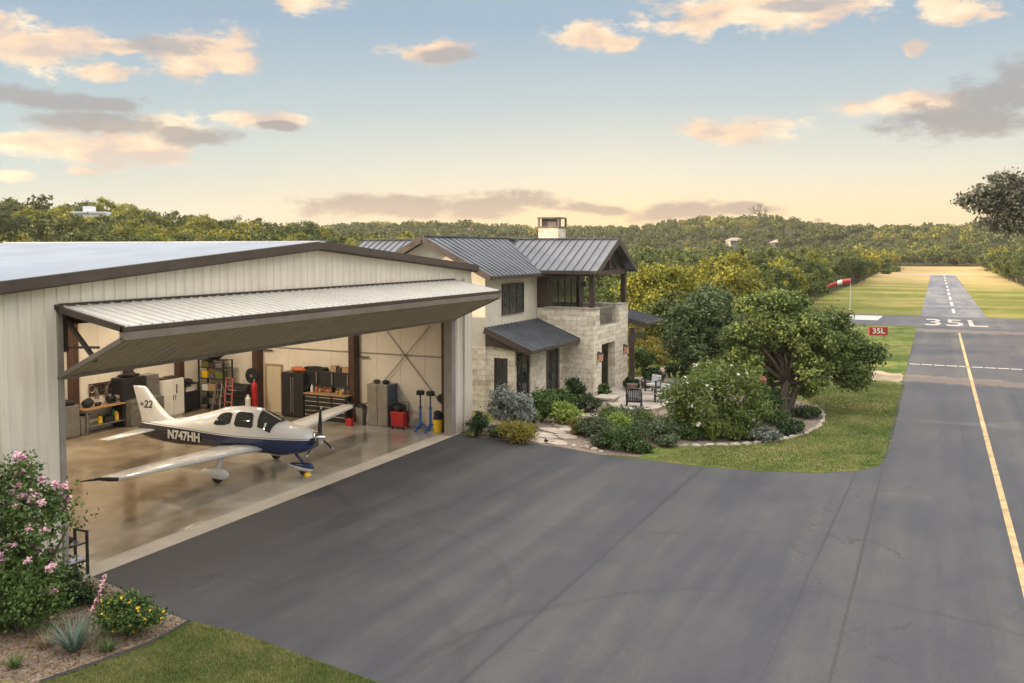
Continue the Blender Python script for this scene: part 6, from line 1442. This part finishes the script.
# dark tree reaching in from beyond the right edge
b0 = pt(1048, 300, 112); b = (b0.x, b0.y, 0)
lb = lob(b, [(1010, 200, 26, 20, 0), (1030, 185, 22, 14, 0), (985, 205, 14, 12, 0), (1000, 180, 10, 7, 0), (1050, 205, 34, 24, 0), (972, 203, 10, 8, 1), (1005, 185, 16, 12, 0), (985, 195, 14, 8, 0), (1015, 212, 24, 14, 0), (1025, 200, 26, 24, 1), (1020, 222, 26, 10, 0), (995, 222, 14, 8, 0), (1080, 210, 26, 26, 0)])
big_tree('tall_tree', 'tall dark tree leaning into the sky at the right of the runway', b, [((-1, 0, 8.0), .45)], lb, 20000, .24, 230, .5, 'smoky', 74, lim=26)

# ------------------------------------------------------------------ woodland: one shared set of crowns, each tree an object
kinds = []
for s_, (mat, h, r, n) in enumerate((('wood_green', 6.4, 3.6, 7000), ('wood_green', 5.6, 3.9, 7000), ('wood_green', 7.0, 3.4, 7000), ('wood_gold', 5.8, 3.3, 6500), ('wood_gold', 6.6, 3.1, 6500), ('wood_green', 4.6, 3.0, 5500), ('wood_gold', 4.4, 2.7, 5000))):
    me, tm = tree_pair(100 + s_, h, r, n, .145, 80, .30, M[mat], r0=.2, low=.22, limbn=6); kinds.append((me, tm, 'gold' if mat == 'wood_gold' else 'green', h, r))
rg = random.Random(42)
cand = []
def allowed(x, y):
    D = y * ct - x * st
    if D < 45: return False
    if x > -15.5 - 1.5 * math.sin(y * .05) and x < 15.5 + 1.2 * math.sin(y * .07) and y < 385: return False
    if x >= 15 and y < 175: return False
    if -45 < x < -13 and y < 53: return False
    if x > -34 and y < 50: return False
    if x < -34 and math.hypot(x, y) < 62: return False
    if x > -22 and y < 60: return False
    return True
spots = []
cell = {}
def try_add(x, y, dmin):
    key = (int(x // 4), int(y // 4))
    for i in (-1, 0, 1):
        for j in (-1, 0, 1):
            for (a, b_) in cell.get((key[0] + i, key[1] + j), ()):
                if (a - x) ** 2 + (b_ - y) ** 2 < dmin * dmin: return False
    cell.setdefault(key, []).append((x, y)); return True
def add_zone(n, d0, d1, p0, p1, dmin):
    c = 0
    for _ in range(n * 6):
        if c >= n: break
        u = rg.random(); D = d0 * (d1 / d0) ** u; px = rg.uniform(p0, p1); v = ray(px, 248); v = Vector((v.x, v.y, 0)) / F
        x, y = v.x * D, v.y * D
        if not allowed(x, y): continue
        # the left of the picture is hidden by the hangar until well beyond it
        if px < 330 and D < 70: continue
        if try_add(x, y, dmin): spots.append((D, px, x, y)); c += 1
add_zone(400, 50, 330, -40, 1090, 5.0)
# tree belts along the edges of the runway field
y = 78.0
while y < 380: 
    x = -15.2 - 1.5 * math.sin(y * .05) - rg.uniform(0, 4.5); v = y * ct - x * st; spots.append((v, proj((x, y, 0))[0], x, y)) if try_add(x, y, 2.6) else None
    if y > 178: x = 15.6 + 1.2 * math.sin(y * .07) + rg.uniform(0, 4.5); spots.append((y * ct - x * st, proj((x, y, 0))[0], x, y)) if try_add(x, y, 2.6) else None
    y += rg.uniform(3.4, 5)
x = -20
while x < 60:
    spots.append((388 * ct - x * st, proj((x, 388, 0))[0], x, 388 + rg.uniform(0, 6))); x += rg.uniform(3.5, 5)
spots.sort()
near, rest = spots[:290], spots[290:]
GL = {('green', 'left'): ('green tree on the wooded hillside behind the hangar roof', 'green trees behind the hangar'),
      ('gold', 'left'): ('golden lit tree on the wooded hillside behind the hangar roof', 'golden trees behind the hangar'),
      ('green', 'mid'): ('green tree in the dense woodland between the house and the runway field', 'green woodland trees'),
      ('gold', 'mid'): ('golden tree in the dense woodland between the house and the runway field', 'golden woodland trees'),
      ('green', 'right'): ('dark green tree in the belt along the right side of the runway field', 'trees right of the runway field'),
      ('gold', 'right'): ('golden tree in the belt along the right side of the runway field', 'golden trees right of the runway field')}
for (D, px, x, y) in near:
    if px < 330: ks = rg.choice((0, 1, 2, 3, 0, 1, 5, 4)); side = 'left'
    elif x > 10: ks = rg.choice((0, 1, 2, 5)); side = 'right'
    else: ks = rg.choice((0, 1, 2, 5, 3, 4, 2, 1, 0, 6)) if D > 75 else rg.choice((3, 4, 0, 2, 1)); side = 'mid'
    me, tm, kd, h, r = kinds[ks]; sc = rg.uniform(.62, 1.16) * (1.0 if D > 70 else .85)
    if px < 330: sc *= 1.25
    lb_, gp = GL[(kd, side)]
    t = thing('woodland_tree', lb_, 'tree', (x, y, tz(x, y) - .1), rg.uniform(0, 6.28), gp); t.scale = (sc * rg.uniform(.9, 1.15), sc * rg.uniform(.9, 1.15), sc)
    link('crown', me, t); link('trunk', tm, t)
# the rest of the wood reads as one mass: real small crowns merged into one mesh
far_sets = []
for s_, (nl, sz) in enumerate(((850, .33), (850, .33), (300, .58), (300, .58))):
    rgn = np.random.default_rng(300 + s_); lb_ = [(0, 0, 3.6, 2.7, 2.7, 1.9), (1.2, .4, 3.0, 1.6, 1.6, 1.3), (-1.0, -.8, 3.3, 1.7, 1.7, 1.4)]
    P_3, out, _ = crown_pts(rgn, lb_, nl, 34, .42); V_, F_ = leaf_quads(rgn, P_3, out, sz); far_sets.append(V_)
def far_wood(name, pts, mat):
    Vs = []
    rr = np.random.default_rng(77)
    for (D, px, x, y) in pts:
        V_ = far_sets[rr.integers(0, 2) if D < 420 else rr.integers(2, 4)]; a = rr.uniform(0, 6.28); c, s3 = math.cos(a), math.sin(a); sc = rr.uniform(.65, 1.4)
        W = np.empty_like(V_); W[:, 0] = (V_[:, 0] * c - V_[:, 1] * s3) * sc + x; W[:, 1] = (V_[:, 0] * s3 + V_[:, 1] * c) * sc + y; W[:, 2] = V_[:, 2] * sc * rr.uniform(.85, 1.15) + tz(x, y) - .6; Vs.append(W)
    V_ = np.concatenate(Vs); o = link(name, np_mesh(name, V_, np.arange(len(V_)).reshape(-1, 4), M[mat])); o['kind'] = 'stuff'; return o
nsp = len(spots); 
keep = list(rest)
spots2 = []
def add_far(n, d0, d1, p0, p1, dmin):
    c = 0
    for _ in range(n * 5):
        if c >= n: break
        D = math.sqrt(rg.uniform(d0 * d0, d1 * d1)); px = rg.uniform(p0, p1); v = ray(px, 248); v = Vector((v.x, v.y, 0)) / F; x, y = v.x * D, v.y * D
        if allowed(x, y) and try_add(x, y, dmin): keep.append((D, px, x, y)); c += 1
add_far(900, 95, 330, -60, 1100, 4.6)
add_far(2100, 330, 720, 200, 1110, 5.0)
gold = [k for k in keep if (math.sin(k[2] * .05 + 2) + math.cos(k[3] * .043)) * .5 + rg.uniform(-.7, .7) > .62]; gs_ = set(gold)
far_wood('distant_woodland', [k for k in keep if k not in gs_], 'wood_green'); far_wood('distant_golden_woodland', gold, 'wood_gold')
# unseen grove left of the camera, added to shade the driveway
for k, (x, y) in enumerate(((-30, 2), (-35, 6.5), (-27, -3), (-40, 0), (-33, -7), (-46, 6), (-24, -9), (-42, -8), (-52, 0), (-20, -14), (-38, -15), (-30, -20), (-26, 6.5), (-24, 1.5), (-29, 8.5), (-37, 2), (-24, -4.5), (-34, -3), (-20.5, -8))):
    me, tm, kd, h, r = kinds[(0, 2, 1)[k % 3]]; t = thing('woodland_tree', 'green shade tree added out of view on the near left side of the hangar', 'tree', (x, y, 0), k * 1.3, 'added shade trees on the near side of the hangar'); t.scale = (1.35, 1.35, 1.95)
    link('crown', me, t); link('trunk', tm, t)
# dead and bare trees on the ridge
def bare(px, py, D, h, label, seed):
    v = ray(px, 248); v = Vector((v.x, v.y, 0)) / F; x, y = v.x * D, v.y * D; z = pt(px, py, D).z
    t = thing('bare_tree', label, 'tree', (x, y, z - h * .3)); rr = random.Random(seed); m = MB(); m.tube([(0, 0, 0), (0, 0, h * .45)], [h * .035, h * .025], 6); m.build('trunk', M['bark'], t); m = MB()
    def br(p, d, l, r, k):
        q = p + d * l; m.tube([p, p + d * l * .5 + Vector((rr.uniform(-1, 1), rr.uniform(-1, 1), 0)) * l * .06, q], [r, r * .8, r * .6], 4 if k < 3 else 3, cap=False)
        if k >= 5: return
        for _ in range(3 if k < 3 else 2):
            nd = (d + Vector((rr.gauss(0, 1), rr.gauss(0, 1), rr.gauss(.1, .5))) * .55).normalized(); br(q, nd, l * rr.uniform(.62, .82), r * .62, k + 1)
    for k in range(4): a = k * 1.57 + rr.uniform(-.4, .4); br(Vector((0, 0, h * (.36 + .03 * k))), Vector((math.cos(a), math.sin(a), rr.uniform(.5, 1.1))).normalized(), h * .17, h * .018, 1)
    m.build('branches', M['bark'], t)
bare(760, 221, 640, 24, 'large bare tree standing alone on the ridge against the sky', 1)
bare(797, 223, 600, 8, 'small bare tree on the ridge right of the large bare tree', 2); bare(818, 224, 600, 8, 'small thin bare tree on the ridge, right of the other small bare tree', 3)

# ------------------------------------------------------------------ far houses
def far_house(px, py, D, w, d, h, label, wall='far_wall', roof='far_roof', name='distant_house', flat=False, rot=.2):
    v = ray(px, 248); v = Vector((v.x, v.y, 0)) / F; x, y = v.x * D, v.y * D; z = pt(px, py, D).z
    t = thing(name, label, 'house', (x, y, z - h * .5), TH + rot); zb = -6
    m = MB(); m.box(-w / 2, w / 2, -d / 2, d / 2, zb, h); m.box(w * .5, w * .85, -d * .3, d / 2, zb, h * .7); m.build('wall', M[wall], t)
    m = MB()
    if flat: m.box(-w / 2 - .3, w / 2 + .3, -d / 2 - .3, d / 2 + .3, h + .01, h + .4); m.box(-w * .2, w * .1, -d * .3, d * .3, h + .41, h + 1.6)
    else: m.add([(-w / 2 - .6, -d / 2 - .6, h), (w / 2 + .6, -d / 2 - .6, h), (w / 2 + .6, d / 2 + .6, h), (-w / 2 - .6, d / 2 + .6, h), (-w / 2 + d * .4, 0, h + d * .28), (w / 2 - d * .4, 0, h + d * .28)], [(0, 1, 5, 4), (2, 3, 4, 5), (1, 2, 5), (3, 0, 4), (3, 2, 1, 0)]); 
    m.box(w * .48, w * .88, -d * .34, d * .5, h * .7 + .01, h * .7 + .3); m.build('roof', M[roof], t)
    for k in range(4):
        m = MB(); x0 = -w / 2 + w * (k + .25) / 4; m.box(x0, x0 + w * .11, -d / 2 - .06, -d / 2 - .005, h * .3, h * .75); m.build('window', M['glass'], t)
far_house(92, 222, 195, 6.5, 5, 3.6, 'white modern house among the trees on the left hillside', 'far_white', 'far_white', flat=True)
far_house(706, 229, 610, 15, 9, 5.5, 'pale house on the hill below the ridge, left of the large bare tree')
far_house(735, 243, 480, 8, 6, 2.6, 'tan house half hidden in the trees below the large bare tree', 'far_wall')
far_house(780, 245, 480, 9, 6, 2.6, 'brown roofed house in the trees right of centre on the hill')
far_house(812, 242, 520, 8, 6, 2.6, 'small pale house at the right foot of the hill')
far_house(728, 231, 600, 12, 8, 4.5, 'low house on the hill just left of the large bare tree')
far_house(905, 231, 700, 12, 8, 4.5, 'pale house low on the far ridge beyond the runway end')
far_house(933, 263, 395, 8, 5, 2.2, 'long low shed in front of the trees at the runway end', 'far_wall', 'far_roof', 'shed', True, 0)

# ------------------------------------------------------------------ windsock, sign, field bushes
b = P(850, 309.5); D_ = proj(b)[2]; t = thing('windsock', 'red and white windsock blowing left from a white pole in the grass', 'windsock', b); ph = pt(850, 278, D_).z
m = MB(); m.tube([(0, 0, 0), (0, 0, ph)], [.06, .045], 10); m.build('pole', M['white_paint'], t)
m = MB(); m.lathe((0, 0, -.02), [(.28, 0), (.28, .07), (.12, .1)], 12); m.build('footing', M['concrete'], t)
dr = -RIGHT * 1.0; segs = [(0, .34), (.5, .33), (1.0, .30), (1.6, .27), (2.2, .23), (2.9, .18)]
sk = None
for i in range(5):
    m = MB(); (a0, r0), (a1, r1) = segs[i], segs[i + 1]
    m.tube([Vector((0, 0, ph - .4)) + dr * (a0 + .1) + Vector((0, 0, -a0 * a0 * .09)), Vector((0, 0, ph - .4)) + dr * (a1 + .1) + Vector((0, 0, -a1 * a1 * .09))], [r0, r1], 12, cap=False)
    if sk is None: sk = m.build('sock', M['sign_red'], t, smooth=True)
    else: m.build('sock_band', M['white_paint'] if i == 2 else M['sign_red'], sk, smooth=True)
m = MB(); m.tube([Vector((0, 0, ph - .06)), Vector((0, 0, ph - .75))], .05, 6); m.build('swivel', M['black_metal'], t)
b = P(878, 338.5); D_ = proj(b)[2]; s_ = D_ / F; zt_ = pt(878, 327, D_).z; zb_ = pt(878, 335, D_).z; w_ = 9 * s_
rotz = TH * .9
t = thing('runway_sign', 'red runway sign reading 35L in white on the grass by the taxiway', 'sign', b, rotz)
m = MB(); m.box(-w_, w_, -.10, .10, zb_, zt_); m.build('sign_panel', M['sign_red'], t, bev=.01)
for sx in (-1, 1): m = MB(); m.box(sx * w_ * .7 - .04, sx * w_ * .7 + .04, -.04, .04, 0, zb_ - .002); m.build('leg', M['grey_trim'], t)
me = text_mesh('35L', (zt_ - zb_) * .92, M['white_paint'], .012, .003); o = link('sign_text', me, t, (0, -.105, (zt_ + zb_) / 2)); o.rotation_euler = (PI / 2, 0, 0); o.scale = (1.15, 1, 1)
for k, (px, py, r_, h_) in enumerate(((893, 272, 8, 6), (886, 274, 6, 5))): pb(px, py, r_, h_, 'field_bush', ('round dark bush alone on the grass left of the runway end', 'smaller dark bush beside the round one left of the runway end')[k], 'bush', 'oak', 1200, .3, 90 + k, stems=False)

# ------------------------------------------------------------------ air
hz = MB(); hz.box(-1200, 1200, -1200, 1200, -1.2, 75)
m_ = bpy.data.materials.new('thin_haze'); m_.use_nodes = True; nt = m_.node_tree; nt.nodes.remove(nt.nodes['Principled BSDF'])
pv = nt.nodes.new('ShaderNodeVolumePrincipled'); pv.inputs['Color'].default_value = (.95, .9, .84, 1); pv.inputs['Density'].default_value = .00015; pv.inputs['Anisotropy'].default_value = .2
L(nt, pv.outputs[0], nt.nodes['Material Output'].inputs['Volume'])
if HAZE: o = hz.build('haze', m_); o['kind'] = 'stuff'
